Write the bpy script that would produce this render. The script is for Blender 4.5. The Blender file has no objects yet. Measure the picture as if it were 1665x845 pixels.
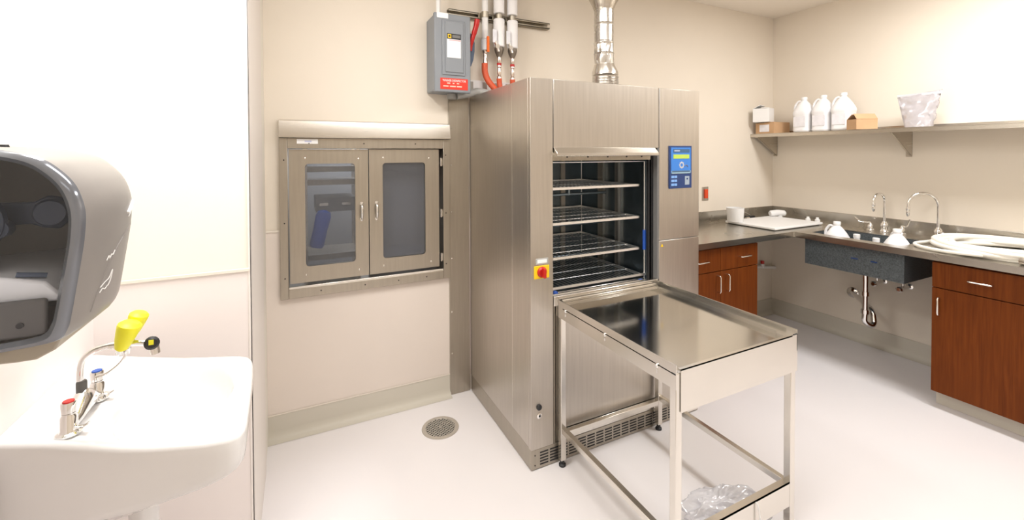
import bpy, bmesh, math, random
from mathutils import Vector, Matrix, noise
random.seed(7)
C = bpy.context.scene.collection
SC = bpy.context.scene
PI = math.pi

# ------------------------------------------------------------------ camera
F_PX, CYP = 707.63, 260.72
yaw, pitch, roll = 0.4565, 0.0165, -0.0037
R0 = Vector((math.cos(yaw), -math.sin(yaw), 0)); F0 = Vector((math.sin(yaw), math.cos(yaw), 0)); D0 = Vector((0, 0, -1))
y2 = D0 * math.cos(pitch) - F0 * math.sin(pitch); z2 = D0 * math.sin(pitch) + F0 * math.cos(pitch)
x3 = R0 * math.cos(roll) - y2 * math.sin(roll); y3 = R0 * math.sin(roll) + y2 * math.cos(roll)
cam = bpy.data.cameras.new('camera'); cam_o = bpy.data.objects.new('camera', cam); C.objects.link(cam_o)
M = Matrix.Identity(4)
for i in range(3):
    M[i][0] = x3[i]; M[i][1] = -y3[i]; M[i][2] = -z2[i]
M[0][3], M[1][3], M[2][3] = 0, 0, 1.45
cam_o.matrix_world = M
cam.sensor_width = 36; cam.lens = F_PX / 1665 * 36
cam.shift_x = 0; cam.shift_y = -(422.5 - CYP) / 1665
cam.clip_start = 0.02
SC.camera = cam_o

# ------------------------------------------------------------------ world, lights, exposure
SC.view_settings.view_transform = 'Standard'; SC.view_settings.look = 'None'
SC.view_settings.gamma = 1; SC.view_settings.use_curve_mapping = False
SC.view_settings.exposure = 0.0
w = bpy.data.worlds.new('world'); SC.world = w; w.use_nodes = True
w.node_tree.nodes['Background'].inputs[0].default_value = (1, .98, .96, 1)
w.node_tree.nodes['Background'].inputs[1].default_value = 0.35

def area(name, loc, sx, sy, power, col=(1, .95, .88), rot=(0, 0, 0)):
    l = bpy.data.lights.new(name, 'AREA'); l.shape = 'RECTANGLE'; l.size = sx; l.size_y = sy
    l.energy = power; l.color = col
    o = bpy.data.objects.new(name, l); C.objects.link(o); o.location = loc; o.rotation_euler = rot
    return o
area('ceiling_lamp_alcove', (-.27, 1.38, 2.64), .35, .45, 25, (1, 1, 1))
area('ceiling_lamp_centre', (.80, .85, 2.64), 1.2, .5, 25, (1, 1, 1))
area('ceiling_lamp_right', (2.95, .65, 2.64), .4, 1.3, 45, (1, 1, 1))
area('ceiling_lamp_rear', (1.4, -1.0, 2.64), 1.2, .6, 6, (1, 1, 1))

# ------------------------------------------------------------------ materials
def mat(name, col, rough=.5, metal=0.0, noise_amt=0.0, nscale=20, bump=0.0, bscale=80, stretch=None, spec=.5, trans=0.0, alpha=1.0, coat=0.0, ior=1.45, sheen=0):
    m = bpy.data.materials.new(name); m.use_nodes = True
    nt = m.node_tree; b = nt.nodes['Principled BSDF']
    b.inputs['Base Color'].default_value = (*col, 1)
    b.inputs['Roughness'].default_value = rough; b.inputs['Metallic'].default_value = metal
    b.inputs['Specular IOR Level'].default_value = spec
    b.inputs['Transmission Weight'].default_value = trans
    b.inputs['Alpha'].default_value = alpha; b.inputs['Coat Weight'].default_value = coat
    b.inputs['IOR'].default_value = ior
    if noise_amt or bump:
        tc = nt.nodes.new('ShaderNodeTexCoord'); mp = nt.nodes.new('ShaderNodeMapping')
        nt.links.new(tc.outputs['Object'], mp.inputs[0])
        if stretch: mp.inputs['Scale'].default_value = stretch
    if noise_amt:
        n = nt.nodes.new('ShaderNodeTexNoise'); n.inputs['Scale'].default_value = nscale; n.inputs['Detail'].default_value = 5
        nt.links.new(mp.outputs[0], n.inputs['Vector'])
        r = nt.nodes.new('ShaderNodeValToRGB')
        a, c2 = 1 - noise_amt, 1 + noise_amt
        r.color_ramp.elements[0].position = .3; r.color_ramp.elements[1].position = .7
        r.color_ramp.elements[0].color = (*[min(1, c * a) for c in col], 1)
        r.color_ramp.elements[1].color = (*[min(1, c * c2) for c in col], 1)
        nt.links.new(n.outputs['Fac'], r.inputs[0]); nt.links.new(r.outputs[0], b.inputs['Base Color'])
        if metal > .5:
            mr = nt.nodes.new('ShaderNodeMapRange'); dr_ = min(.06, noise_amt * .9); mr.inputs['To Min'].default_value = max(.02, rough - dr_); mr.inputs['To Max'].default_value = rough + dr_
            nt.links.new(n.outputs['Fac'], mr.inputs[0]); nt.links.new(mr.outputs[0], b.inputs['Roughness'])
    if bump:
        n2 = nt.nodes.new('ShaderNodeTexNoise'); n2.inputs['Scale'].default_value = bscale; n2.inputs['Detail'].default_value = 4
        nt.links.new(mp.outputs[0], n2.inputs['Vector'])
        bp = nt.nodes.new('ShaderNodeBump'); bp.inputs['Strength'].default_value = bump; bp.inputs['Distance'].default_value = .002
        nt.links.new(n2.outputs['Fac'], bp.inputs['Height']); nt.links.new(bp.outputs[0], b.inputs['Normal'])
    return m
def glow(name, col, st):
    m = mat(name, col); b = m.node_tree.nodes['Principled BSDF']
    b.inputs['Emission Color'].default_value = (*col, 1); b.inputs['Emission Strength'].default_value = st
    return m
m_wall = mat('cream_wall_paint', (.80, .72, .615), .75, noise_amt=.012, nscale=3, bump=.15, bscale=250)
m_wains = mat('wainscot_panel', (.79, .705, .635), .42, noise_amt=.02, nscale=2.5)
m_wains2 = mat('alcove_wainscot_panel', (.86, .79, .76), .42, noise_amt=.015, nscale=2.5)
m_alc = mat('alcove_wall_paint', (.86, .82, .74), .7)
m_ceil = mat('ceiling_paint', (.86, .79, .70), .85)
m_floor = mat('white_sheet_floor', (.82, .785, .785), .33, noise_amt=.02, nscale=1.3)
m_base = mat('coved_vinyl_base', (.60, .56, .48), .45)
m_trim = mat('trim_cap', (.82, .75, .66), .5)
m_guard = mat('corner_guard', (.84, .78, .73), .5)
m_ss = mat('brushed_stainless_vertical', (.56, .52, .47), .36, 1, .05, 6, .08, 60, stretch=(14, 14, .6))
m_ssh = mat('brushed_stainless_horizontal', (.60, .56, .50), .27, 1, .015, 12, .02, 120, stretch=(.3, .3, 8))
m_ssp = mat('satin_stainless_panel', (.43, .39, .33), .38, 1, .05, 8, .05, 60, stretch=(10, 10, .6))
m_sst = mat('bright_stainless_frame', (.74, .71, .66), .24, 1, .03, 5)
m_tray = mat('polished_stainless_tray', (.60, .58, .54), .13, 1, .04, 2.5)
m_ctop = mat('stainless_worktop', (.52, .49, .44), .27, 1, .018, 3, .015, 90, stretch=(2, 2, 2))
m_chrome = mat('chrome', (.82, .81, .80), .09, 1)
m_duct = mat('crinkled_foil_duct', (.68, .66, .63), .28, 1, .06, 25, .10, 30)
m_galv = mat('galvanised_strut', (.42, .38, .31), .4, 1)
m_dark = mat('dark_gap', (.02, .02, .022), .6)
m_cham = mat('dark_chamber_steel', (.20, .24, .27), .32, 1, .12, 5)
m_black = mat('black_rubber', (.02, .02, .022), .5)
m_wire = mat('bright_wire', (.95, .93, .90), .42, 1)
m_blue = mat('blue_plastic', (.02, .09, .42), .35)
m_bpanel = mat('blue_keypad', (.05, .22, .66), .35)
m_bdark = mat('navy_keypad', (.02, .05, .17), .3)
m_lcd = glow('green_display', (.42, .55, .08), .25)
m_btn = mat('pale_blue_key', (.22, .42, .80), .35)
m_btn2 = mat('grey_key', (.35, .42, .50), .35)
m_white = mat('white_plastic', (.88, .87, .86), .4)
m_jug = mat('translucent_white_plastic', (.90, .89, .90), .42, spec=.4)
m_label = mat('paper_label', (.84, .82, .85), .6, noise_amt=.06, nscale=30)
m_red = mat('red_plastic', (.48, .015, .012), .35)
m_redl = mat('red_label', (.70, .04, .02), .5)
m_yel = mat('yellow_plastic', (.92, .60, .01), .45)
m_lemon = mat('lemon_plastic', (.90, .85, .03), .45)
m_grey = mat('grey_enamel', (.24, .255, .275), .42)
m_blugrey = mat('blue_grey_enamel', (.08, .11, .17), .45)
m_org = mat('orange_plastic', (.80, .14, .01), .4)
m_hose = mat('red_orange_hose', (.60, .09, .03), .45)
m_pvc = mat('white_pipe', (.84, .82, .80), .45)
m_ins = mat('white_pipe_insulation', (.88, .86, .86), .6)
m_valve = mat('tarnished_valve_metal', (.20, .17, .14), .4, .7)
m_copper = mat('braided_connector', (.62, .52, .46), .25, 1, .25, 60)
m_brass = mat('brass', (.65, .48, .06), .25, 1)
m_card = mat('brown_cardboard', (.58, .36, .20), .8, noise_amt=.04, nscale=12)
m_cardd = mat('cardboard_inside', (.30, .20, .11), .85)
m_hosew = mat('cream_tubing', (.90, .86, .78), .35)
m_cer = mat('white_ceramic', (.79, .775, .765), .12, coat=.3)
m_resin = mat('grey_speckled_resin', (.085, .098, .105), .45, noise_amt=.45, nscale=140)
m_dgrey = mat('smoke_grey_cover', (.27, .25, .235), .38)
m_dback = mat('dark_grey_dispenser_body', (.115, .11, .105), .4)
m_dledge = mat('pale_grey_inner_tray', (.86, .88, .92), .4)
m_dbeige = mat('beige_chute', (.42, .37, .30), .45)
m_spin = mat('navy_spindle', (.018, .028, .055), .4)
m_pgrey = mat('grey_hazy_panel', (.17, .165, .16), .5)
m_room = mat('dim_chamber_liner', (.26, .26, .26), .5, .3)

def wood():
    m = mat('cherry_laminate', (.25, .06, .012), .5, spec=.18)
    nt = m.node_tree; b = nt.nodes['Principled BSDF']
    tc = nt.nodes.new('ShaderNodeTexCoord'); mp = nt.nodes.new('ShaderNodeMapping'); mp.inputs['Scale'].default_value = (26, 26, 1.2)
    n = nt.nodes.new('ShaderNodeTexNoise'); n.inputs['Scale'].default_value = 3; n.inputs['Detail'].default_value = 6; n.inputs['Distortion'].default_value = .5
    r = nt.nodes.new('ShaderNodeValToRGB'); r.color_ramp.elements[0].position = .3; r.color_ramp.elements[1].position = .72
    r.color_ramp.elements[0].color = (.115, .026, .003, 1); r.color_ramp.elements[1].color = (.180, .044, .006, 1)
    nt.links.new(tc.outputs['Object'], mp.inputs[0]); nt.links.new(mp.outputs[0], n.inputs['Vector'])
    nt.links.new(n.outputs['Fac'], r.inputs[0]); nt.links.new(r.outputs[0], b.inputs['Base Color'])
    return m
m_wood = wood()

def tinted(name, col, mixf, rough=.1, gloss=.12, tint=(.82, .84, .88, 1)):
    """a thin tinted sheet: part see-through, part diffuse, part gloss"""
    m = bpy.data.materials.new(name); m.use_nodes = True; nt = m.node_tree; nt.nodes.clear()
    o = nt.nodes.new('ShaderNodeOutputMaterial'); t = nt.nodes.new('ShaderNodeBsdfTransparent'); d = nt.nodes.new('ShaderNodeBsdfDiffuse')
    g = nt.nodes.new('ShaderNodeBsdfGlossy'); g.inputs['Roughness'].default_value = rough
    a = nt.nodes.new('ShaderNodeMixShader'); c = nt.nodes.new('ShaderNodeMixShader')
    t.inputs[0].default_value = tint; d.inputs[0].default_value = (*col, 1)
    a.inputs[0].default_value = mixf; c.inputs[0].default_value = gloss
    nt.links.new(t.outputs[0], a.inputs[1]); nt.links.new(d.outputs[0], a.inputs[2])
    nt.links.new(a.outputs[0], c.inputs[1]); nt.links.new(g.outputs[0], c.inputs[2]); nt.links.new(c.outputs[0], o.inputs[0])
    return m
m_glass = tinted('window_glass', (.16, .18, .21), .14, .06, .06)
m_smoke = tinted('smoke_plastic', (.20, .20, .22), .03, .10, .03, (.95, .96, 1, 1))
m_film = tinted('clear_plastic_film', (.95, .93, .96), .62, .16, .14)
m_foil = tinted('crinkled_clear_bag', (.70, .66, .69), .55, .16, .22)

# ------------------------------------------------------------------ mesh helpers
class MB:
    def __init__(s): s.v = []; s.f = []
    def add(s, vs, fs):
        n = len(s.v); s.v += [Vector(v) for v in vs]; s.f += [[i + n for i in f] for f in fs]; return s
    def box(s, x0, x1, y0, y1, z0, z1, rot=0, piv=None):
        vs = [Vector((x, y, z)) for x in (x0, x1) for y in (y0, y1) for z in (z0, z1)]
        if rot:
            p = Vector(piv or ((x0 + x1) / 2, (y0 + y1) / 2, 0)); p.z = 0
            R = Matrix.Rotation(rot, 3, 'Z'); vs = [R @ (v - p) + p for v in vs]
        return s.add(vs, [(0, 1, 3, 2), (4, 6, 7, 5), (0, 4, 5, 1), (2, 3, 7, 6), (0, 2, 6, 4), (1, 5, 7, 3)])
    def rings(s, rs, closed=True, cap=True, loop=False):
        n = len(rs[0]); vs = [p for r in rs for p in r]; fs = []
        m = len(rs)
        for i in range(m if loop else m - 1):
            for j in range(n if closed else n - 1):
                a = i * n + j; b = i * n + (j + 1) % n; k = ((i + 1) % m) * n
                fs.append((a, b, k + (j + 1) % n, k + j))
        if cap and not loop:
            fs.append(tuple(range(n - 1, -1, -1))); fs.append(tuple((m - 1) * n + j for j in range(n)))
        return s.add(vs, fs)
    def cyl(s, p, q, r, r2=None, n=24):
        return s.path([p, q], [r, r if r2 is None else r2], n)
    def path(s, pts, r, n=14, loop=False):
        pts = [Vector(p) for p in pts]; m = len(pts)
        rr = r if isinstance(r, (list, tuple)) else [r] * m
        rs = []; prev = None
        for i in range(m):
            if loop: t = pts[(i + 1) % m] - pts[i - 1]
            else: t = pts[min(i + 1, m - 1)] - pts[max(i - 1, 0)]
            t.normalize()
            if prev is None:
                u = t.orthogonal().normalized()
            else:
                u = prev - t * prev.dot(t)
                u = u.normalized() if u.length > 1e-6 else t.orthogonal().normalized()
            prev = u; v = t.cross(u)
            rs.append([pts[i] + (u * math.cos(2 * PI * k / n) + v * math.sin(2 * PI * k / n)) * rr[i] for k in range(n)])
        return s.rings(rs, loop=loop)
    def lathe(s, prof, c, axis=(0, 0, 1), n=32):
        A = Vector(axis).normalized(); u = A.orthogonal().normalized(); v = A.cross(u); c = Vector(c)
        return s.rings([[c + A * z + (u * math.cos(2 * PI * k / n) + v * math.sin(2 * PI * k / n)) * max(r, 1e-4) for k in range(n)] for r, z in prof])
    def prism(s, poly, axis, a, b):
        def P(p, t):
            return {'X': (t, p[0], p[1]), 'Y': (p[0], t, p[1]), 'Z': (p[0], p[1], t)}[axis]
        return s.rings([[P(p, a) for p in poly], [P(p, b) for p in poly]])
    def build(s, name, m, parent=None, bevel=0, smooth=True, ang=35, seg=2, loc=None, fix=True):
        me = bpy.data.meshes.new(name)
        if parent is not None: off = world_loc(parent); o_loc = Vector((0, 0, 0))
        else:
            if loc is None:
                xs = [v.x for v in s.v]; ys = [v.y for v in s.v]; zs = [v.z for v in s.v]
                loc = ((min(xs) + max(xs)) / 2, (min(ys) + max(ys)) / 2, min(zs))
            off = Vector(loc); o_loc = off
        me.from_pydata([tuple(v - off) for v in s.v], [], s.f)
        if fix:
            bm = bmesh.new(); bm.from_mesh(me); bmesh.ops.recalc_face_normals(bm, faces=bm.faces); bm.to_mesh(me); bm.free()
        if smooth:
            for p in me.polygons: p.use_smooth = True
            me.set_sharp_from_angle(angle=math.radians(ang))
        me.materials.append(m)
        o = bpy.data.objects.new(name, me); C.objects.link(o); o.location = o_loc
        if parent is not None: o.parent = parent
        if bevel:
            b = o.modifiers.new('bevel', 'BEVEL'); b.width = bevel; b.segments = seg; b.limit_method = 'ANGLE'; b.angle_limit = math.radians(40)
        return o
def _each(s, name, m, parent, **k):
    """one object per separate piece"""
    par = list(range(len(s.v)))
    def find(a):
        while par[a] != a: par[a] = par[par[a]]; a = par[a]
        return a
    for f in s.f:
        r = find(f[0])
        for i in f[1:]: par[find(i)] = r
    grp = {}
    for f in s.f: grp.setdefault(find(f[0]), []).append(f)
    for fs in grp.values():
        ids = sorted({i for f in fs for i in f}); mp = {i: n for n, i in enumerate(ids)}
        q = MB(); q.v = [s.v[i] for i in ids]; q.f = [[mp[i] for i in f] for f in fs]; q.build(name, m, parent, **k)
MB.each = _each
def world_loc(o):
    p = Vector((0, 0, 0))
    while o is not None: p += o.location; o = o.parent
    return p
def thing(name, label, cat, loc, group=None):
    o = bpy.data.objects.new(name, None); C.objects.link(o); o.location = loc; o.empty_display_size = .1
    o['label'] = label; o['category'] = cat
    if group: o['group'] = group
    return o
def tag(o, label, cat, group=None):
    o['label'] = label; o['category'] = cat
    if group: o['group'] = group
    return o
def struct(o): o['kind'] = 'structure'; return o
def dup(root, loc, label, group=None):
    r = root.copy(); C.objects.link(r); r.location = loc; r['label'] = label
    if group: r['group'] = group
    for ch in list(root.children):
        c = ch.copy(); C.objects.link(c); c.parent = r
        for g in list(ch.children):
            d = g.copy(); C.objects.link(d); d.parent = c
    return r
def smoothpts(pts, k=6):
    """catmull-rom through the points"""
    P = [Vector(p) for p in pts]; P = [2 * P[0] - P[1]] + P + [2 * P[-1] - P[-2]]; out = []
    for i in range(1, len(P) - 2):
        for j in range(k):
            t = j / k; a, b, c, d = P[i - 1:i + 3]
            out.append(.5 * ((2 * b) + (c - a) * t + (2 * a - 5 * b + 4 * c - d) * t * t + (3 * b - a - 3 * c + d) * t ** 3))
    out.append(P[-2]); return out
def text(name, body, size, m, origin, xdir, ydir, parent, ext=.0004, align='LEFT', sx=1.0):
    """writing on a surface: a real mesh made from a text curve"""
    cu = bpy.data.curves.new(name, 'FONT'); cu.body = body; cu.size = size; cu.extrude = ext; cu.align_x = align; cu.resolution_u = 2
    t = bpy.data.objects.new(name, cu); C.objects.link(t)
    dg = bpy.context.evaluated_depsgraph_get(); me = bpy.data.meshes.new_from_object(t.evaluated_get(dg))
    bpy.data.objects.remove(t); bpy.data.curves.remove(cu)
    X = Vector(xdir).normalized(); Y = Vector(ydir).normalized(); Z = X.cross(Y); O = Vector(origin) - world_loc(parent)
    for v in me.vertices: v.co = O + X * v.co.x * sx + Y * v.co.y + Z * v.co.z
    me.name = name; me.materials.clear(); me.materials.append(m)
    o = bpy.data.objects.new(name, me); C.objects.link(o); o.parent = parent
    return o

# ------------------------------------------------------------------ room shell
XL, XP, YA, YB, XR, ZC, YF = -.557, -.151, 1.711, 2.5, 3.86, 2.655, -1.9
HX0, HX1, HZ0, HZ1 = -.05, .775, .755, 1.482      # hole for the pass-through
struct(MB().box(XL - .1, XR + .1, YF - .1, YB + 1.2, -.1, 0).build('floor', m_floor))
struct(MB().box(XL - .1, XR + .1, YF - .1, YB + .1, ZC, ZC + .1).build('ceiling', m_ceil))
b = MB()
b.box(XP, XR + .1, YB, YB + .1, HZ1, ZC); b.box(XP, XR + .1, YB, YB + .1, 0, HZ0)
b.box(XP, HX0, YB, YB + .1, HZ0, HZ1); b.box(HX1, XR + .1, YB, YB + .1, HZ0, HZ1)
struct(b.build('wall_back', m_wall, smooth=False))
struct(MB().box(XR, XR + .1, YF, YB, 0, ZC).build('wall_right', m_wall))
struct(MB().box(XL - .1, XL, YF, YA, 0, ZC).build('wall_left', m_alc))
struct(MB().box(XL - .1, XP, YA, YB + .1, 0, ZC).build('wall_alcove', m_alc))
struct(MB().box(XL - .1, XR + .1, YF - .1, YF, 0, ZC).build('wall_front', m_wall))
# wainscot sheets and their caps
b = MB(); zw = 1.061
b.box(XP, -.088, YB - .004, YB, .126, zw); b.box(-.088, .806, YB - .004, YB, .126, .713); b.box(.806, 2.0, YB - .004, YB, .126, zw)
struct(b.build('trim_1', m_wains, smooth=False))
struct(MB().box(XP, -.088, YB - .008, YB - .0035, zw - .006, zw + .004).build('trim_2', m_trim))
struct(MB().box(XL, XP + .004, YA - .004, YA, 0, zw).build('trim_3', m_wains2))
struct(MB().box(XL, XP, YA - .009, YA - .0035, zw - .006, zw + .006).build('trim_4', m_trim, bevel=.002))
struct(MB().box(XL, XL + .004, .2, YA - .004, 0, zw).build('trim_5', m_wains2))
struct(MB().box(XP, XP + .005, YA - .006, YA + .55, 0, ZC).box(XP - .006, XP + .005, YA - .006, YA, 0, ZC).build('trim_6', m_guard, bevel=.0015))
# coved bases: a curved strip against the wall
def cove(L, a, bq, z=.126):
    prof = [(0, z), (.006, z), (.007, z - .004), (.007, .045), (.012, .022), (.026, .007), (.05, .001), (0, .001)]
    return prof
b = MB(); prof = cove(0, 0, 0)
b.rings([[(XP, YB - y, z) for y, z in prof], [(.806, YB - y, z) for y, z in prof]]); struct(b.build('baseboard_back', m_base, ang=50))
b = MB(); b.rings([[(2.83, YB - y, z) for y, z in prof], [(XR, YB - y, z) for y, z in prof]]); struct(b.build('baseboard_back_right', m_base, ang=50))
b = MB(); b.rings([[(XR - y, YB - .007, z) for y, z in prof], [(XR - y, 1.15, z) for y, z in prof]]); struct(b.build('baseboard_right', m_base, ang=50))
b = MB(); b.box(XP, .806, YB - .009, YB - .0065, .124, .130); struct(b.build('trim_7', m_trim))

# ------------------------------------------------------------------ pass-through window in the back wall
pt = thing('pass_through_window', 'stainless double-door pass-through window set in the cream wall left of the washer', 'window', (.36, YB, .713))
b = MB(); y0, y1 = YB - .03, YB + .08
b.box(-.087, HX0, y0, y1, .713, 1.532); b.box(HX1 - .012, .804, y0, y1, .713, 1.532)
b.box(HX0, HX1 - .012, y0, y1, HZ1 - .004, 1.532); b.box(HX0, HX1 - .012, y0, y1, .713, .762)
b.build('frame', m_ssp, pt, bevel=.002)
b = MB(); b.prism([(YB - .001, 1.533), (YB - .050, 1.533), (YB - .050, 1.54), (YB - .0345, 1.620), (YB - .001, 1.626)], 'X', -.088, .804)
b.build('header_cap', m_ssh, pt, bevel=.0015)
b = MB(); b.box(HX0, HX1 - .012, YB - .027, YB + .07, .757, .772); b.build('sill', m_sst, pt, bevel=.002)
def pdoor(x0, x1, wx0, wx1, hx, nm):
    z0, z1 = .785, 1.474; wz0, wz1 = .866, 1.399; yd0, yd1 = YB - .012, YB + .014
    b = MB()
    b.box(x0, wx0, yd0, yd1, z0, z1); b.box(wx1, x1, yd0, yd1, z0, z1); b.box(wx0, wx1, yd0, yd1, wz1, z1); b.box(wx0, wx1, yd0, yd1, z0, wz0)
    # rounded inner corners of the window cut-out
    for cx_, sx_ in ((wx0, 1), (wx1, -1)):
        for cz_, sz_ in ((wz0, 1), (wz1, -1)):
            r = .018; pts = [(cx_, cz_)] + [(cx_ + sx_ * (r - r * math.sin(t)), cz_ + sz_ * (r - r * math.cos(t))) for t in [k * PI / 12 for k in range(7)]]
            b.prism(pts, 'Y', yd0, yd1)
    d = b.build('door', m_ssp, pt, smooth=False)
    g = MB().box(wx0 - .004, wx1 + .004, YB - .002, YB + .004, wz0 - .004, wz1 + .004).build('glass', m_glass, d)
    b = MB()
    pts = smoothpts([(hx, yd0 + .001, 1.176), (hx, yd0 - .016, 1.172), (hx, yd0 - .024, 1.155), (hx, yd0 - .026, 1.136), (hx, yd0 - .024, 1.117), (hx, yd0 - .016, 1.10), (hx, yd0 + .001, 1.096)])
    b.path(pts, [.004 + .004 * math.sin(PI * i / (len(pts) - 1)) for i in range(len(pts))], 12)
    for z in (1.18, 1.092): b.lathe([(.009, 0), (.009, .003), (.005, .006)], (hx, yd0, z), (0, -1, 0), 16)
    b.build('handle', m_chrome, d)
    b = MB()
    for x, z in ((x0 + .075, z1 - .045), (x1 - .06 if nm else x1 - .05, z1 - .05), (x0 + .075, z0 + .04), (x1 - .05, z0 + .035)):
        b.lathe([(.0045, 0), (.0045, .0015), (.002, .003)], (x, yd0, z), (0, -1, 0), 12)
    b.each('screw', m_sst, d)
    return d
pdoor(-.044, .343, .030, .275, .307, 0)
pdoor(.348, .742, .420, .660, .386, 1)
b = MB()
for x, z in ((-.066, 1.42), (-.066, 1.1), (-.066, .82), (.1, .738), (.32, .738), (.5, .738), (.66, .738), (.05, 1.505), (.32, 1.505), (.6, 1.505), (.778, 1.44), (.778, 1.1), (.778, .80)):
    b.lathe([(.0035, 0), (.0035, .001), (.0015, .002)], (x, YB - .03, z), (0, -1, 0), 12)
b.each('screw', m_dark, pt)
b = MB()
for z in (1.40, 1.10, .84): b.box(.749, .762, YB - .018, YB + .01, z - .022, z + .022); b.cyl((.752, YB - .02, z - .024), (.752, YB - .02, z + .024), .004, n=10)
b.each('hinge', m_sst, pt)
lb = MB().box(-.006, .092, YB - .0315, YB - .0302, 1.503, 1.526).build('sign', m_white, pt); lb['label'] = 'small white label strip'
MB().box(.030, .062, YB - .0320, YB - .0314, 1.511, 1.519).build('faint_print', mat('blue_ink', (.55, .56, .72), .6), lb)
# the chamber the window opens into, lit by an added fill
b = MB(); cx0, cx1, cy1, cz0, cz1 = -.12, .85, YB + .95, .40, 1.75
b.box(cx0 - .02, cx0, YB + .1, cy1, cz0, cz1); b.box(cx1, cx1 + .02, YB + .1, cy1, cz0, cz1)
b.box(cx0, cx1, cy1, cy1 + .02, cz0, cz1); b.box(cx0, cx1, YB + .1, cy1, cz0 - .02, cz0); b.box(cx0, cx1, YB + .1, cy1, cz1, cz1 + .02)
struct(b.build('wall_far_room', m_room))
hp = MB().box(.36, .80, YB + .12, YB + .135, .72, 1.62).build('hanging_panel', mat('grey_sheet', (.27, .26, .255), .5))
tag(hp, 'plain grey panel seen behind the glass of the right pass-through door', 'panel')
rk = thing('steel_rack', 'steel shelf rack dimly seen behind the left pass-through glass', 'rack', (.17, YB + .35, .42))
b = MB(); pxs = (.035, .315)
for x in pxs:
    for y in (YB + .2, YB + .48): b.box(x - .009, x + .009, y - .009, y + .009, .42, 1.62)
b.each('post', m_sst, rk)
for z in (1.44, 1.36, 1.285, .60, .86):
    MB().box(.03, .32, YB + .2, YB + .48, z, z + .014).box(.03, .32, YB + .192, YB + .204, z - .012, z + .018).build('shelf', m_ssp, rk)
dr = MB().box(.085, .30, YB + .19, YB + .46, 1.12, 1.20).build('drawer', m_pgrey, rk, bevel=.003)
MB().box(.105, .15, YB + .186, YB + .192, 1.155, 1.17).box(.225, .27, YB + .186, YB + .192, 1.155, 1.17).each('drawer_handle', m_sst, dr)
b = MB(); pr = [(.0, 0), (.05, .0), (.062, .02), (.06, .12), (.066, .22), (.055, .25), (.02, .262), (.0, .264)]
c = Vector((.085, YB + .15, .93)); ax = Vector((.22, 0, 1)).normalized()
u = Vector((1, 0, -.22)).normalized(); v = Vector((0, 1, 0))
b.rings([[c + ax * z * .8 + u * .62 * max(r, .001) * math.cos(2 * PI * k / 28) + v * .5 * max(r, .001) * math.sin(2 * PI * k / 28) for k in range(28)] for r, z in pr])
tag(b.build('blue_shape', m_blue), 'blue rounded shape in front of the rack behind the left pass-through glass', 'bag')  # plain blue form standing in for an unidentified blue shape
l = bpy.data.lights.new('far_room_fill', 'AREA'); l.energy = 14; l.size = .5; lo = bpy.data.objects.new('far_room_fill', l); C.objects.link(lo); lo.location = (.35, YB + .45, 1.74)  # unseen fill light, added to brighten what shows through the door glass

# stainless closure strip between wall and washer
fs = MB().prism([(.804, YB - .0), (.804, YB - .012), (.93, YB - .012), (.93, YB - .0)], 'Z', .001, 1.786)
fsb = fs.build('filler_panel', m_ssp, bevel=.001)
tag(fsb, 'tall narrow stainless filler strip on the wall against the washer side', 'panel')
b = MB()
for z in (1.6, 1.38, 1.1, .82, .5, .25): b.lathe([(.004, 0), (.004, .0015), (.002, .003)], (.818, YB - .012, z), (0, -1, 0), 12)
b.each('screw', m_sst, fsb)

# ------------------------------------------------------------------ washer disinfector
W0, W1, WY, WZ = .936, 2.006, 1.719, 1.791
wd = thing('washer_disinfector', 'tall stainless washer disinfector with open chamber standing at the back wall', 'washer', (1.47, 2.1, 0))
b = MB()
b.box(W0, W0 + .012, WY + .0255, YB - .014, .10, WZ); b.build('side_panel', m_ss, wd, bevel=.0006)
b = MB(); b.box(W1 - .012, W1, WY + .0255, YB - .014, .10, WZ); b.build('side_panel', m_ss, wd, bevel=.0006)
MB().box(W0 + .012, W1 - .012, YB - .03, YB - .014, .10, WZ - .03).build('rear_panel', m_ss, wd)
MB().box(W0 + .012, W1 - .012, WY + .03, YB - .03, WZ - .034, WZ - .03).build('top_panel', m_ss, wd)
# side seams
b = MB(); b.box(W0 - .0008, W0 + .001, 1.905, 1.909, .10, WZ - .004); b.build('seam', m_sst, wd)
# front pillar, split panels
MB().box(W0, 1.054, WY, WY + .025, .095, WZ).build('front_pillar', m_ss, wd, bevel=.001)
MB().box(1.058, 1.706, WY, WY + .025, 1.475, WZ).build('upper_panel', m_ss, wd, bevel=.002)
MB().box(1.711, W1, WY, WY + .025, .985, WZ).build('control_column', m_ss, wd, bevel=.002)
MB().box(1.711, W1, WY, WY + .025, .095, .982).build('lower_column', m_ss, wd, bevel=.002)
b = MB(); b.prism([(WY + .004, 1.476), (WY - .004, 1.476), (WY - .032, 1.450), (WY - .034, 1.438), (WY - .030, 1.434), (WY + .004, 1.455)], 'X', 1.058, 1.676)
b.build('hood_lip', m_ssh, wd, bevel=.0015)
b = MB(); b.box(1.058, 1.66, WY + .012, WY + .03, 1.414, 1.4755); b.build('door_header', m_ssp, wd)
b = MB()
for x in (1.14, 1.26, 1.38, 1.50, 1.6): b.lathe([(.005, 0), (.005, .001), (.002, .002)], (x, WY + .012, 1.432), (0, -1, 0), 12)
b.each('bolt', m_dark, wd)
MB().box(1.664, 1.698, WY + .03, WY + .045, .78, 1.475).build('dark_strip', m_black, wd)  # plain black strip filling the band between chamber opening and jamb
MB().box(1.698, 1.711, WY + .002, WY + .06, .78, 1.475).build('door_jamb', m_pgrey, wd)
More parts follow.
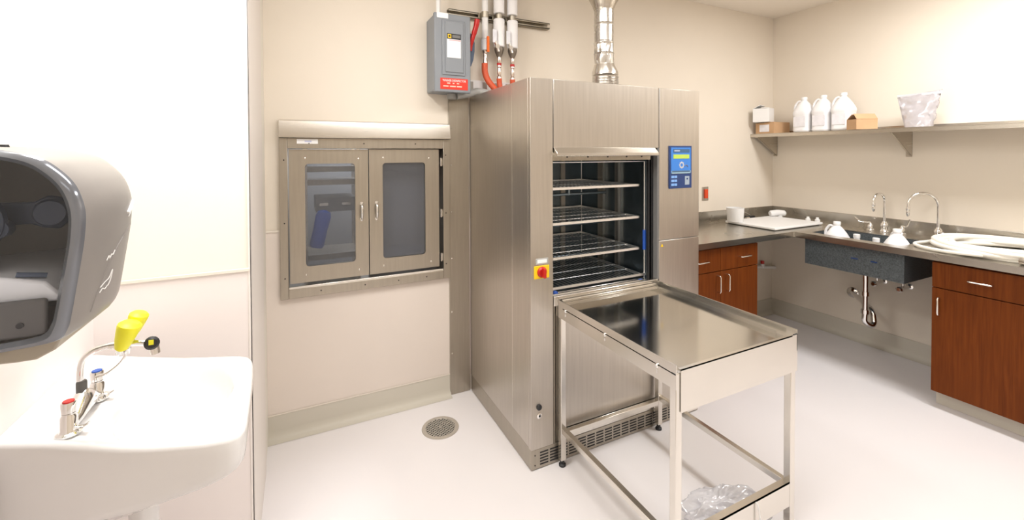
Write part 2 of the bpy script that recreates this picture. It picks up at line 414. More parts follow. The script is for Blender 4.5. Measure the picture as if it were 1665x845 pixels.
# chamber liner
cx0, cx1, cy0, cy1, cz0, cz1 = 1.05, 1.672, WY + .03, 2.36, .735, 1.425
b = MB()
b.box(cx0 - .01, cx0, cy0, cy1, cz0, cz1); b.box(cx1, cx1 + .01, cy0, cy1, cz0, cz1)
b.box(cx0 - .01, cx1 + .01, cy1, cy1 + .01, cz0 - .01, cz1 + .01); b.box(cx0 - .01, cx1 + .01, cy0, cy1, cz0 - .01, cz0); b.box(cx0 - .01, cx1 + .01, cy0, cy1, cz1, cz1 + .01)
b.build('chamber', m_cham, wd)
b = MB()
b.box(1.652, 1.671, 2.12, 2.17, cz0, cz1); b.box(1.652, 1.671, 1.98, 2.01, cz0, cz1); b.box(1.23, 1.26, 2.345, 2.359, cz0, cz1); b.box(1.50, 1.53, 2.345, 2.359, cz0, cz1)
b.each('guide_channel', m_ss, wd)
b = MB()
for z in (1.34, 1.17, 1.0, .83):
    for x in (1.32, 1.42): b.lathe([(.02, 0), (.02, .006), (.012, .01)], (x, 2.359, z), (0, -1, 0), 20)
b.each('spray_nozzle', m_cham, wd)
MB().box(1.057, 1.70, WY - .004, WY + .03, .738, .784).build('door_sill', m_sst, wd, bevel=.003)
# lowered door panel under the opening
b = MB(); b.box(1.088, 1.700, WY + .004, WY + .02, .150, .700); b.build('door', m_ss, wd, bevel=.003)
b = MB(); b.box(1.058, 1.710, WY + .018, WY + .03, .095, .738); b.build('door_recess', m_dark, wd)
b = MB(); b.box(1.058, 1.066, WY + .002, WY + .03, .095, .738); b.box(1.072, 1.082, WY + .006, WY + .03, .095, .738); b.build('door_track', m_ssp, wd)
MB().box(1.083, 1.709, WY + .002, WY + .018, .095, .146).build('lower_rail', m_sst, wd, bevel=.002)
b = MB()
for x in (1.28, 1.40): b.box(x, x + .004, WY - .0006, WY + .004, .105, .14)
b.each('slot', m_dark, wd)
# louvred kick plate
k = MB().box(W0 + .001, W1 - .001, WY + .002, WY + .014, .004, .093).box(W0 + .001, W0 + .011, WY + .014, YB - .02, .004, .098).box(W1 - .011, W1 - .001, WY + .014, YB - .02, .004, .093).build('kick_plate', m_ssp, wd, bevel=.001)
b = MB(); x = .983
while x < 1.96:
    for r in range(5): b.box(x, x + .044, WY + .0012, WY + .004, .017 + r * .0135, .0235 + r * .0135)
    x += .053
v_ = b.build('louvre', m_dark, k)
b = MB()
for z in (.022, .068): b.lathe([(.003, 0), (.003, .0015)], (.957, WY + .002, z), (0, -1, 0), 10)
b.each('screw', m_dark, k)
# control panel
cp = MB().box(1.778, 1.943, WY - .006, WY, 1.257, 1.487).build('control_panel', m_bdark, wd, bevel=.001)
yq = WY - .0075
MB().box(1.788, 1.934, yq, WY - .005, 1.338, 1.478).build('keypad', m_bpanel, cp)
MB().box(1.802, 1.924, yq - .0008, yq + .0005, 1.450, 1.469).build('name_strip', mat('slate_strip', (.05, .13, .25), .4), cp)
MB().box(1.810, 1.850, yq - .0013, yq - .0007, 1.4565, 1.4635).build('faint_print', mat('pale_print', (.42, .46, .60), .5), cp)
MB().box(1.804, 1.921, yq - .0012, yq + .0005, 1.418, 1.440).build('display', m_lcd, cp)
b = MB()
for a in range(8):
    t = a * PI / 4; cxx, czz = 1.865, 1.383
    b.lathe([(.005, 0), (.005, .001)], (cxx + .014 * math.cos(t), yq, czz + .014 * math.sin(t)), (0, -1, 0), 10)
b.build('flower_symbol', mat('pale_print_warm', (.60, .58, .55), .5), cp)
b = MB().path(smoothpts([(1.889, yq, 1.378), (1.902, yq, 1.382), (1.913, yq, 1.372)]), .0025, 6); b.build('arrow_symbol', mat('dark_print', (.18, .17, .20), .5), cp)
MB().box(1.790, 1.932, yq - .0008, yq + .0005, 1.338, 1.343).box(1.790, 1.793, yq - .0008, yq + .0005, 1.338, 1.353).box(1.929, 1.932, yq - .0008, yq + .0005, 1.338, 1.353).build('key_outline', mat('pale_green_print', (.42, .60, .66), .5), cp)
MB().box(1.795, 1.927, yq - .0008, yq + .0005, 1.344, 1.353).build('key_bar', mat('slate_bar', (.09, .16, .25), .4), cp)
for r in range(3):
    for cc in range(2):
        MB().box(1.790 + cc * .022, 1.810 + cc * .022, yq, WY - .005, 1.313 - r * .021, 1.326 - r * .021).build('button', m_btn, cp, bevel=.0008)
MB().box(1.891, 1.924, yq, WY - .005, 1.275, 1.322).build('button', m_btn2, cp, bevel=.001)
MB().lathe([(.005, 0), (.005, .001)], (1.907, yq, 1.308), (0, -1, 0), 12).build('indicator', m_bdark, cp)
# main switch
ms = MB().box(.953, 1.032, WY - .004, WY, .878, .937).build('main_switch', m_yel, wd, bevel=.002)
b = MB().lathe([(.0245, 0), (.0245, .004), (.020, .009), (.018, .011)], (.992, WY - .004, .908), (0, -1, 0), 28); kb = b.build('knob', m_red, ms)
MB().box(.986, .998, WY - .038, WY - .014, .886, .930, rot=0).build('knob_grip', m_red, ms, bevel=.003)
MB().box(.962, 1.026, WY - .003, WY, .943, .970).build('switch_tag', mat('grey_tag', (.42, .42, .40), .5), wd, bevel=.001)
MB().box(.969, 1.019, WY - .0035, WY - .0028, .949, .965).build('tag_paper', m_white, wd)
b = MB().lathe([(.013, 0), (.013, .006), (.009, .010), (.004, .011)], (.977, WY, .288), (0, -1, 0), 24); b.build('black_button', m_black, wd)
b = MB().lathe([(.013, 0), (.013, .005), (.010, .007)], (.977, WY, .250), (0, -1, 0), 24); lk = b.build('key_lock', m_chrome, wd)
MB().lathe([(.005, 0), (.005, .0015)], (.977, WY - .007, .250), (0, -1, 0), 12).build('key_hole', m_black, lk)
MB().prism([(1.722, .950), (1.740, .950), (1.731, .966)], 'Y', WY - .001, WY + .001).build('warning_triangle', m_yel, wd)

# wash rack inside the chamber
wr = thing('wash_rack', 'wire wash rack with four shelf levels inside the washer chamber', 'rack', (1.38, 2.05, .737))
ra0, ra1, rb0, rb1 = 1.075, 1.642, 1.79, 2.33
for z in (1.277, 1.106, .938):
    b = MB(); b.box(ra0, ra1, rb0, rb0 + .006, z - .006, z + .006); b.box(ra0, ra1, rb1 - .006, rb1, z - .006, z + .006)
    b.box(ra0, ra0 + .006, rb0, rb1, z - .006, z + .006); b.box(ra1 - .006, ra1, rb0, rb1, z - .006, z + .006)
    sh = b.build('shelf', m_wire, wr)
    b = MB()
    for i in range(1, 24): x = ra0 + i * (ra1 - ra0) / 24; b.cyl((x, rb0, z), (x, rb1, z), .0014, n=6)
    for i in range(1, 5): y = rb0 + i * (rb1 - rb0) / 5; b.cyl((ra0, y, z), (ra1, y, z), .0018, n=6)
    b.build('wire_grid', m_wire, sh)
b = MB(); z = .80
b.box(ra0, 1.69, rb0 - .012, rb0 - .004, z - .008, z + .004); b.box(ra0, ra0 + .006, rb0, rb1, z - .006, z + .006); b.box(ra1 - .006, ra1, rb0, rb1, z - .006, z + .006); b.box(ra0, ra1, rb1 - .006, rb1, z - .006, z + .006)
sh = b.build('shelf', m_wire, wr)
b = MB()
for i in range(1, 24): x = ra0 + i * (ra1 - ra0) / 24; b.cyl((x, rb0, z), (x, rb1, z), .0014, n=6)
for i in range(1, 5): y = rb0 + i * (rb1 - rb0) / 5; b.cyl((ra0, y, z), (ra1, y, z), .0018, n=6)
b.build('wire_grid', m_wire, sh)
MB().box(ra0, 1.665, rb0 - .01, rb0 + .004, .745, .778).build('front_rail', m_sst, wr, bevel=.002)
b = MB()
for x, y in ((1.668, rb0 - .006), (1.078, rb0 + .003), (1.645, rb1), (1.078, rb1)): b.cyl((x, y, .76), (x, y, 1.405), .0035, n=10)
b.path([(1.078, rb0 + .003, 1.405), (1.668, rb0 - .006, 1.405)], .003, 8); b.path([(1.645, rb0, 1.405), (1.645, rb1, 1.405), (1.078, rb1, 1.405), (1.078, rb0, 1.405)], .003, 8)
b.build('frame', m_wire, wr)
MB().cyl((1.668, rb0 - .006, .93), (1.668, rb0 - .006, 1.035), .0095).build('handle', m_blue, wr)
MB().cyl((1.078, rb0 + .003, .93), (1.078, rb0 + .003, 1.035), .0095).build('handle', m_blue, wr)
MB().lathe([(.014, 0), (.014, .01), (.008, .014)], (1.10, rb0 - .01, .775), (0, -1, 0), 20).build('roller', m_blue, wr)
MB().lathe([(.012, 0), (.012, .008), (.006, .012)], (1.64, rb0 - .01, .765), (0, -1, 0), 20).build('roller', m_blue, wr)
b = MB()
for z in (1.22, 1.05, .875): b.cyl((1.10, 2.05, z), (1.62, 2.05, z), .008, n=12); b.cyl((1.36, 2.05, z), (1.36, 2.05, z + .03), .012, n=12)
b.build('spray_arm', m_cham, wr)

# ------------------------------------------------------------------ loading table
T0, T1, TY0, TY1 = 1.068, 1.700, 1.000, 1.714
lt = thing('loading_table', 'stainless loading table with raised side rails docked to the washer front', 'table', (1.385, 1.36, 0))
b = MB(); b.box(T0 + .02, T1 - .035, TY0 + .012, TY1 - .06, .738, .742)
b.box(T0 + .02, T1 - .03, TY1 - .06, TY1 - .054, .738, .757); b.box(T0 + .02, T1 - .03, TY1 - .054, TY1 - .004, .752, .757)
b.build('tray', m_tray, lt)
MB().box(T0 + .025, T1 - .03, TY1 - .016, TY1 - .004, .757, .768).build('docking_lip', m_sst, lt, bevel=.002)
b = MB(); b.box(T0, T0 + .003, TY0, TY1, .695, .775); b.box(T0, T0 + .020, TY0 + .012, TY1 - .055, .742, .746); b.build('side_rail', m_sst, lt)
b = MB(); b.box(T1 - .003, T1, TY0, TY1, .695, .775); b.box(T1 - .034, T1 - .003, TY0 + .012, TY1 - .01, .742, .746)
b.box(T1 - .036, T1 - .033, TY0 + .06, TY1 - .01, .742, .756); b.build('side_rail', m_sst, lt)
b = MB(); b.box(T0 + .022, T1, TY0, TY0 + .002, .617, .757); b.box(T0 + .022, T1 - .03, TY0, TY0 + .014, .753, .757); b.build('front_apron', m_sst, lt)
MB().box(T0 + .025, T1 - .02, TY1 - .03, TY1 - .028, .69, .738).build('rear_apron', m_sst, lt)
L = .027
for x, y in ((T0 + .004, TY0 + .004), (T1 - .031, TY0 + .004), (T0 + .004, TY1 - .035), (T1 - .031, TY1 - .035)):
    lg = MB().box(x, x + L, y, y + L, .03, .745).build('leg', m_sst, lt, bevel=.002)
    MB().lathe([(.016, 0), (.016, .008), (.010, .012), (.008, .032)], (x + L / 2, y + L / 2, 0.001), (0, 0, 1), 20).build('foot', m_black, lg)
MB().box(T0 + .006, T0 + .029, TY0 + .03, TY1 - .035, .160, .185).build('lower_rail', m_sst, lt, bevel=.0015)
MB().box(T1 - .029, T1 - .006, TY0 + .03, TY1 - .035, .160, .185).build('lower_rail', m_sst, lt, bevel=.0015)
MB().box(T0 + .03, T1 - .03, TY1 - .033, TY1 - .012, .135, .160).build('lower_rail', m_sst, lt, bevel=.0015)
MB().box(T0 + .03, T1 - .03, TY0 + .006, TY0 + .009, .100, .192).box(T0 + .03, T1 - .03, TY0 + .006, TY0 + .032, .187, .192).build('lower_rail', m_sst, lt)
MB().box(T1 - .006, T1 + .09, 1.535, 1.552, .163, .178).build('docking_bar', m_sst, lt, bevel=.001)
for y in (1.637, 1.358, 1.082):
    MB().lathe([(.0075, 0), (.0075, .003), (.004, .006)], (T0, y, .740), (-1, 0, 0), 16).cyl((T0 - .001, y, .728), (T0 - .001, y, .716), .002, n=8).each('bolt', m_chrome, lt)
MB().box(T0 - .0004, T0 + .001, TY0 + .002, TY0 + .018, .742, .747).box(T1 - .022, T1 - .002, TY0 - .001, TY0 + .004, .757, .7595).build('edge_gap', m_dark, lt)

# crumpled plastic bag on the floor with its white tie
def crumple(c, size, n=5, amp=.25, fr=3.0, seed=0, rot=0, flat=True):
    bm = bmesh.new(); bmesh.ops.create_icosphere(bm, subdivisions=n, radius=1.0)
    R = Matrix.Rotation(rot, 3, 'Z'); so = Vector((seed * 7.1, seed * 3.3, seed))
    for v in bm.verts:
        p = v.co.copy()
        d = noise.noise(p * fr + so) * amp + (.35 - abs(noise.noise(p * fr * 1.7 + so)) * 1.1) * amp * .8 - abs(noise.noise(p * fr * 4.5 + so)) * amp * .30
        p = p * (1 + d)
        p = Vector((p.x * size[0], p.y * size[1], p.z * size[2]))
        if flat: p.z = max(p.z, -size[2] * .55)
        v.co = R @ p + Vector(c)
    m = MB(); m.v = [v.co.copy() for v in bm.verts]; m.f = [[v.index for v in f.verts] for f in bm.faces]; bm.free()
    return m
bag = crumple((1.475, 1.132, .050), (.158, .082, .084), 6, .34, 1.9, 2, rot=-.25).build('plastic_bag', m_film, ang=180)
tag(bag, 'crumpled clear plastic bag lying on the floor under the loading table', 'bag')
MB().path(smoothpts([(1.50, 1.06, .13), (1.478, 1.03, .172), (1.47, 1.004, .186), (1.476, .996, .15), (1.482, .992, .06), (1.478, .99, .01)]), .003, 8).build('tie', m_white, bag)

# floor drain
fd = thing('floor_drain', 'round steel floor drain grate in the white floor beside the washer', 'drain', (.66, 2.215, 0))
b = MB(); n = 48
b.rings([[(.66 + r * math.cos(2 * PI * k / n), 2.215 + r * math.sin(2 * PI * k / n), z) for k in range(n)] for r, z in ((.097, .0005), (.095, .004), (.078, .004), (.076, .002), (.076, .0005))], cap=False, loop=True)
b.build('rim', mat('drain_bronze_steel', (.50, .45, .39), .45, .3), fd)
b = MB().lathe([(.077, .0006), (.077, .0012)], (.66, 2.215, 0)); b.build('well', m_dark, fd)
b = MB()
for i in range(-5, 6):
    o = i * .0135; h = math.sqrt(max(0, .077 ** 2 - o * o))
    for a in (.6, .6 + PI / 2):
        d = Vector((math.cos(a), math.sin(a), 0)); e = Vector((-d.y, d.x, 0)); c = Vector((.66, 2.215, .0024)) + e * o
        b.path([c - d * h, c + d * h], .0024, 4)
b.lathe([(.007, .001), (.007, .005), (.003, .0055)], (.66, 2.215, 0), n=12)
b.build('grate', mat('drain_grate_steel', (.52, .48, .42), .45, .3), fd)

# ------------------------------------------------------------------ services above the washer
eb = thing('disconnect_switch', 'grey electrical disconnect box on the wall above the pass-through window', 'switch box', (.776, YB, 1.787))
b = MB().box(.676, .880, 2.345, YB - .001, 1.797, 2.218); b.build('enclosure', m_grey, eb, bevel=.008)
b = MB().box(.673, .885, 2.328, 2.352, 1.790, 2.224)
cvr = b.build('cover', m_grey, eb, bevel=.006)
MB().box(.716, .850, 2.322, 2.329, 1.885, 2.188).build('cover_step', m_grey, cvr, bevel=.006, seg=4)
MB().box(.733, .838, 2.317, 2.323, 1.900, 2.18).build('cover_emboss', m_grey, cvr, bevel=.006, seg=4)
pl = MB().box(.742, .822, 2.3160, 2.3172, 1.980, 2.112).build('rating_label', m_white, eb)
MB().box(.742, .822, 2.3152, 2.3162, 2.082, 2.112).build('label_header', m_dark, pl)
MB().box(.746, .766, 2.3145, 2.3154, 2.087, 2.108).build('label_logo', m_yel, pl)
MB().box(.751, .761, 2.3138, 2.3147, 2.092, 2.103).box(.754, .758, 2.3132, 2.314, 2.095, 2.100).build('logo_square', m_dark, pl)
MB().box(.772, .817, 2.3145, 2.3154, 2.090, 2.106).build('label_grey', m_pgrey, pl)
MB().box(.754, .820, 2.3154, 2.3162, 2.073, 2.079).build('pink_print', mat('pink_print', (.85, .45, .48), .6), pl)
rl = MB().box(.706, .866, 2.3262, 2.3282, 1.806, 1.868).build('warning_label', m_redl, eb)
mw = mat('white_print', (.9, .88, .86), .6)
text('warning_text', 'WASHER DISINFECTOR', .0175, mw, (.786, 2.3258, 1.849), (1, 0, 0), (0, 0, 1), rl, align='CENTER', sx=.74)
b = MB()
for x0_, x1_, z_ in ((.744, .762, 1.8365), (.776, .786, 1.8365), (.800, .814, 1.8365), (.722, .752, 1.820), (.760, .794, 1.820), (.800, .830, 1.820)): b.box(x0_, x1_, 2.3254, 2.3264, z_, z_ + .0065)
b.build('small_print', mat('pale_red_print', (.90, .55, .45), .6), rl)
tp = MB().box(.688, .752, 2.3255, 2.3280, 2.195, 2.224).build('paper_tag', m_white, eb)
b = MB().cyl((.712, 2.38, 2.20), (.712, 2.38, ZC), .012, n=16).lathe([(.018, 0), (.018, .02)], (.712, 2.38, 2.218), n=16); b.build('conduit', m_pvc, eb)
# lever: blue-grey crescent plate with red handle
b = MB(); pts = [(.886, 1.945), (.905, 1.955), (.918, 1.99), (.926, 2.04), (.927, 2.09), (.918, 2.13), (.90, 2.145), (.886, 2.145)]
b.prism(pts, 'Y', 2.372, 2.392); sg = b.build('lever_guard', m_blugrey, eb, bevel=.002)
b = MB().path(smoothpts([(.893, 2.362, 2.04), (.897, 2.355, 2.08), (.910, 2.345, 2.13), (.922, 2.335, 2.18), (.927, 2.33, 2.215)]), [.012] * 6 + [.013] * 7 + [.015] * 6 + [.016] * 6, 12)
b.build('lever', m_red, eb)
b = MB().path(smoothpts([(.83, 2.42, 1.785), (.90, 2.42, 1.80), (.96, 2.41, 1.815), (1.02, 2.38, 1.80), (1.04, 2.37, 1.77)]), .022, 16).lathe([(.026, 0), (.026, .03)], (.80, 2.42, 1.765), (0, 0, 1), 20)
b.build('flexible_conduit', mat('grey_flex', (.36, .35, .33), .45), eb)
# strut rail
st = MB().box(.80, 1.49, YB - .035, YB, 2.262, 2.266).box(.80, 1.49, YB - .035, YB, 2.296, 2.30).box(.80, 1.49, YB - .004, YB, 2.262, 2.30).box(.80, 1.49, YB - .035, YB - .032, 2.262, 2.272).box(.80, 1.49, YB - .035, YB - .032, 2.290, 2.30)
tag(st.build('strut_rail', m_galv), 'horizontal galvanised strut rail on the wall behind the pipes', 'rail')

def pipe(x, kind, label):
    y = 2.425
    p = thing('water_pipe' if kind else 'steam_pipe', label, 'pipe', (x, y, 1.85), 'pipes above the washer' if kind else None)
    if not kind: p.name = 'white_pipe'
    if kind:
        MB().lathe([(.030, 0), (.033, .003), (.033, ZC - 2.300), (.033, ZC - 2.298)], (x, y, 2.298), n=28).build('insulation', m_ins, p)
        MB().lathe([(.030, 0), (.034, .004), (.034, .166), (.030, .17)], (x, y, 2.095), n=28).build('insulation', m_ins, p)
        MB().cyl((x, y, 2.255), (x, y, 2.31), .013, n=18).build('bare_pipe', m_copper, p)
        MB().lathe([(.026, 0), (.029, .02), (.024, .04), (.016, .058), (.012, .065)], (x, y, 2.10), (0, 0, -1), 20).build('valve_body', m_valve, p)
        h = MB().box(x - .058, x - .032, y - .042, y - .034, 2.11, 2.19).build('valve_handle', mat('pale_tag', (.78, .78, .82), .5), p, bevel=.003)
        MB().cyl((x, y, 2.08), (x - .03, y - .03, 2.10), .010, n=12).lathe([(.013, 0), (.013, .012)], (x - .03, y - .034, 2.09), (0, -1, 0), 12).cyl((x - .04, y - .035, 2.12), (x - .02, y - .035, 2.06), .009, n=10).build('valve_stem', m_sst, p)
        MB().lathe([(.012, 0), (.013, .01), (.013, .035), (.011, .04), (.014, .045), (.014, .06), (.010, .065), (.012, .08), (.013, .10), (.010, .11), (.014, .118), (.014, .135)], (x, y, 2.035), (0, 0, -1), 18).build('connector', m_copper, p)
        MB().lathe([(.0145, 0), (.0145, .014)], (x, y, 1.985), (0, 0, 1), 18).build('red_ring', m_red, p)
        MB().path(smoothpts([(x, y, 1.905), (x + .002, y, 1.87), (x + .006, y - .01, 1.82), (x + .008, y - .015, WZ - .0285)]), .0165, 16).build('hose', m_hose, p)
    else:
        MB().lathe([(.0185, 0), (.0185, ZC - 2.12)], (x, y, 2.12), n=24).build('tube', m_pvc, p)
        MB().lathe([(.022, 0), (.027, .006), (.027, .05), (.024, .056), (.024, .066), (.018, .07)], (x, y, 2.135), (0, 0, -1), 24).build('valve_body', mat('white_valve', (.72, .73, .76), .4), p)
        MB().box(x - .004, x + .012, y - .042, y - .030, 2.050, 2.145).cyl((x + .011, y - .036, 2.10), (x + .006, y, 2.10), .006, n=10).build('valve_handle', m_org, p, bevel=.004)
        MB().lathe([(.020, 0), (.018, .015), (.012, .022), (.013, .035), (.011, .05), (.014, .06), (.014, .085)], (x, y, 2.068), (0, 0, -1), 18).build('connector', m_copper, p)
        MB().path(smoothpts([(x - .003, y, 1.99), (x - .002, y, 1.94), (x + .012, y - .01, 1.89), (x + .045, y - .03, 1.84), (x + .075, y - .05, 1.80), (x + .09, y - .06, WZ - .0285)]), .0185, 16).build('hose', m_hose, p)
    MB().lathe([(.022 if not kind else .02, 0), (.022 if not kind else .02, .034)], (x, y, 2.262), n=20).box(x - .03, x + .03, YB - .045, YB - .036, 2.264, 2.298).build('pipe_clamp', m_galv, p)
    return p
pipe(1.014, 0, 'thin white pipe with an orange valve handle, leftmost of the three above the washer')
pipe(1.106, 1, 'white insulated pipe with a tag, middle one of the three above the washer')
pipe(1.196, 1, 'white insulated pipe with a tag, rightmost of the three above the washer')
b = MB().box(.885, 1.24, YB - .018, YB - .001, 1.815, 1.895)
wp = b.build('wall_plate', m_white, bevel=.002); tag(wp, 'long white slotted wall plate low behind the three pipes', 'plate')
b = MB()
for x in (.93, 1.02, 1.10, 1.175): b.box(x, x + .028, YB - .020, YB - .017, 1.80 + .02, 1.885)
b.each('slot', mat('slot_grey', (.42, .39, .35), .5), wp)

# exhaust duct
dx, dy = 1.690, 2.15
dc = thing('exhaust_duct', 'crinkled silver foil exhaust duct rising from the washer top', 'duct', (dx, dy, WZ - .03))
def ring(z, r, ox=0, amp=0, n=48):
    return [(dx + ox + (r + amp * noise.noise(Vector((3 * math.cos(2 * PI * k / n), 3 * math.sin(2 * PI * k / n), z * 16)))) * math.cos(2 * PI * k / n),
             dy + (r + amp * noise.noise(Vector((3 * math.cos(2 * PI * k / n) + 9, 3 * math.sin(2 * PI * k / n), z * 16)))) * math.sin(2 * PI * k / n), z) for k in range(n)]
b = MB(); rs = []
for i in range(30):
    z = WZ - .029 + i * .0053; rs.append(ring(z, .080 + .002 * math.sin(i * 2.1), .004, .006))
b.rings(rs); b.build('collar', m_duct, dc)
b = MB(); b.rings([ring(1.924, .080, .004), ring(1.944, .079, .003), ring(1.982, .062, -.002), ring(1.99, .060, -.003)]); b.build('reducer', m_sst, dc)
b = MB(); rs = []
for i in range(70):
    z = 1.985 + i * .0049; lean = -.006 * min(1, i / 25)
    rs.append(ring(z, .058 + (.003 if i in (14, 27, 28, 50) else 0), lean, .009 if i < 26 else .0015))
b.rings(rs); b.build('flexible_section', m_duct, dc)
b = MB(); b.rings([ring(2.318, .060, -.006), ring(2.330, .062, -.006), ring(2.335, .066, -.006), ring(2.345, .068, -.006), ring(2.42, .108, -.002), ring(ZC, .115, 0)]); b.build('cone', m_ssh, dc)

# red wall switch
rs_ = thing('wall_switch', 'small red rocker switch in a steel plate on the wall right of the washer', 'switch', (2.985, YB, 1.06))
MB().box(2.952, 3.022, YB - .006, YB, 1.058, 1.170).build('plate', m_ss, rs_, bevel=.002)
MB().box(2.972, 3.008, YB - .016, YB - .005, 1.076, 1.150).build('rocker', mat('red_rocker', (.72, .07, .015), .4), rs_, bevel=.003)

# ------------------------------------------------------------------ worktop run
ZT, CXF, CYF = .880, 3.19, 1.905
SX0, SX1, SY0, SY1 = 3.275, 3.60, 1.32, 1.84     # sink opening
ct = thing('worktop', 'L-shaped stainless steel worktop with backsplash in the far right corner', 'worktop', (3.5, 2.2, .84))
b = MB(); t = .004
def slab(x0, x1, y0, y1): b.box(x0, x1, y0, y1, ZT - t, ZT)
slab(W1 + .002, XR - .012, CYF, YB - .012); slab(CXF, XR - .012, SY1, CYF); slab(CXF, SX0, SY0, SY1); slab(SX1, XR - .012, SY0, SY1); slab(CXF, XR - .012, .35, SY0)
b.box(W1 + .002, CXF, CYF, CYF + .004, ZT - .038, ZT - t); b.box(CXF, CXF + .004, .35, CYF + .004, ZT - .038, ZT - t)
b.build('top', m_ctop, ct, smooth=False)
b = MB(); b.box(W1 + .002, XR, YB - .012, YB - .0005, ZT - .004, .967); b.box(XR - .012, XR - .0005, .35, YB - .012, ZT - .004, .967)
b.build('backsplash', m_ctop, ct, bevel=.002)
MB().box(CXF - .004, CXF + .001, CYF - .003, CYF + .002, ZT - .040, ZT + .001).build('corner_joint', m_sst, ct)

# resin sink basin below
sk = thing('lab_sink', 'deep grey speckled resin sink hung under the worktop', 'sink', (3.44, 1.58, .655))
b = MB(); x0, x1, y0, y1, z0, z1 = 3.25, 3.626, 1.295, 1.863, .658, ZT - .0045
th = .024
b.box(x0, x0 + th, y0, y1, z0, z1); b.box(x1 - th, x1, y0, y1, z0, z1); b.box(x0 + th, x1 - th, y0, y0 + th, z0, z1); b.box(x0 + th, x1 - th, y1 - th, y1, z0, z1); b.box(x0 + th, x1 - th, y0 + th, y1 - th, z0, z0 + .02)
b.build('basin', m_resin, sk, smooth=False)
b = MB()
b.box(x0 - .0015, x0 + .001, 1.535, 1.575, .752, .76); b.box(x0 - .0015, x0 + .001, 1.43, 1.465, .752, .76)
b.each('moulded_tab', m_bdark, sk)
dp = thing('drain_pipe', 'chrome trap and drain pipe hanging below the grey sink', 'pipe', (3.45, 1.58, .30))
px, py = 3.45, 1.585
MB().lathe([(.030, 0), (.030, .012), (.021, .018), (.018, .02), (.018, .17), (.018, .172)], (px, py, .657), (0, 0, -1), 24).build('tailpiece', m_chrome, dp)
b = MB().path(smoothpts([(px, py, .49), (px, py, .36), (px + .002, py, .30), (px + .03, py - .02, .272), (px + .06, py - .025, .285), (px + .075, py - .015, .33), (px + .085, py, .355), (px + .12, py + .03, .365), (px + .22, py + .12, .365), (XR - .01, py + .27, .36)]), .017, 16)
b.build('trap', m_chrome, dp)
MB().lathe([(.023, 0), (.023, .028)], (px, py, .352), n=20).lathe([(.023, 0), (.023, .028)], (px, py, .475), n=20).each('slip_nut', m_chrome, dp)
MB().lathe([(.042, 0), (.040, .006), (.020, .018)], (XR, py + .27, .36), (-1, 0, 0), 28).build('wall_flange', m_chrome, dp)
def stop(y, label):
    s_ = thing('stop_valve', label, 'valve', (XR, y, .55), 'stop valves under the sink')
    MB().lathe([(.022, 0), (.020, .004), (.010, .008), (.010, .13)], (XR, y, .50), (-1, 0, 0), 18).build('supply_stub', m_chrome, s_)
    MB().lathe([(.018, 0), (.020, .006), (.020, .03), (.012, .036)], (XR - .12, y, .50), (-1, 0, 0), 18).cyl((XR - .10, y, .50), (XR - .10, y, .70), .006, n=10).build('valve_body', m_chrome, s_)
    return s_
stop(1.655, 'chrome stop valve under the sink, nearer the drain pipe'); stop(1.505, 'chrome stop valve under the sink, nearer the right cabinet')
# pipes along back wall under counter
wp2 = thing('wall_pipe', 'white supply pipe with a small red cap low on the back wall under the worktop', 'pipe', (3.7, YB, .43))
MB().path(smoothpts([(2.84, YB - .03, .475), (3.2, YB - .03, .465), (3.55, YB - .03, .45), (3.75, YB - .03, .425), (XR - .005, YB - .03, .41)]), .013, 10).build('tube', m_pvc, wp2)
MB().cyl((3.68, YB - .03, .43), (3.68, YB - .03, .465), .018, n=14).build('tee', m_pvc, wp2)
MB().cyl((3.68, YB - .03, .465), (3.68, YB - .03, .49), .015, n=14).build('red_cap', m_red, wp2)

# gooseneck taps
def goose(base, tipdir, rad, h, label, side):
    x, y = base
    g = thing('gooseneck_tap', label, 'tap', (x, y, ZT))
    b = MB().lathe([(.027, 0), (.027, .006), (.022, .012), (.020, .03), (.023, .04), (.023, .055), (.014, .068), (.012, .075)], (x, y, ZT), n=24); b.build('base', m_chrome, g)
    d = Vector(tipdir).normalized(); pts = [Vector((x, y, ZT + .07)), Vector((x, y, ZT + .12))]
    zc = ZT + h - rad
    pts.append(Vector((x, y, zc - .02)))
    for i in range(0, 19):
        a = PI - i * PI / 18 * 1.02; pts.append(Vector((x, y, zc)) + d * (rad + rad * math.cos(a)) + Vector((0, 0, rad * math.sin(a))))
    e = pts[-1]; pts.append(e + Vector((0, 0, -.02)))
    MB().path(pts, .0085, 14).build('spout', m_chrome, g)
    MB().lathe([(.0095, 0), (.011, .006), (.011, .018), (.009, .022), (.010, .026), (.010, .045), (.006, .055), (.005, .06)], (e.x, e.y, e.z - .005), (0, 0, -1), 16).build('nozzle', m_chrome, g)
    if side:
        MB().path([(x, y, ZT + .045), (x + .0, y - .045, ZT + .03)], .010, 14).lathe([(.012, 0), (.019, .004), (.019, .018), (.012, .024)], (x, y - .04, ZT + .03), (0, -1, -.2), 18).build('side_knob', m_chrome, g)
    return g
goose((3.74, 1.605), (-.70, .12, 0), .055, .275, 'slender chrome gooseneck tap behind the middle of the sink', 0)
goose((3.74, 1.315), (-.62, .5, 0), .085, .30, 'larger chrome gooseneck tap by the right end of the sink', 1)
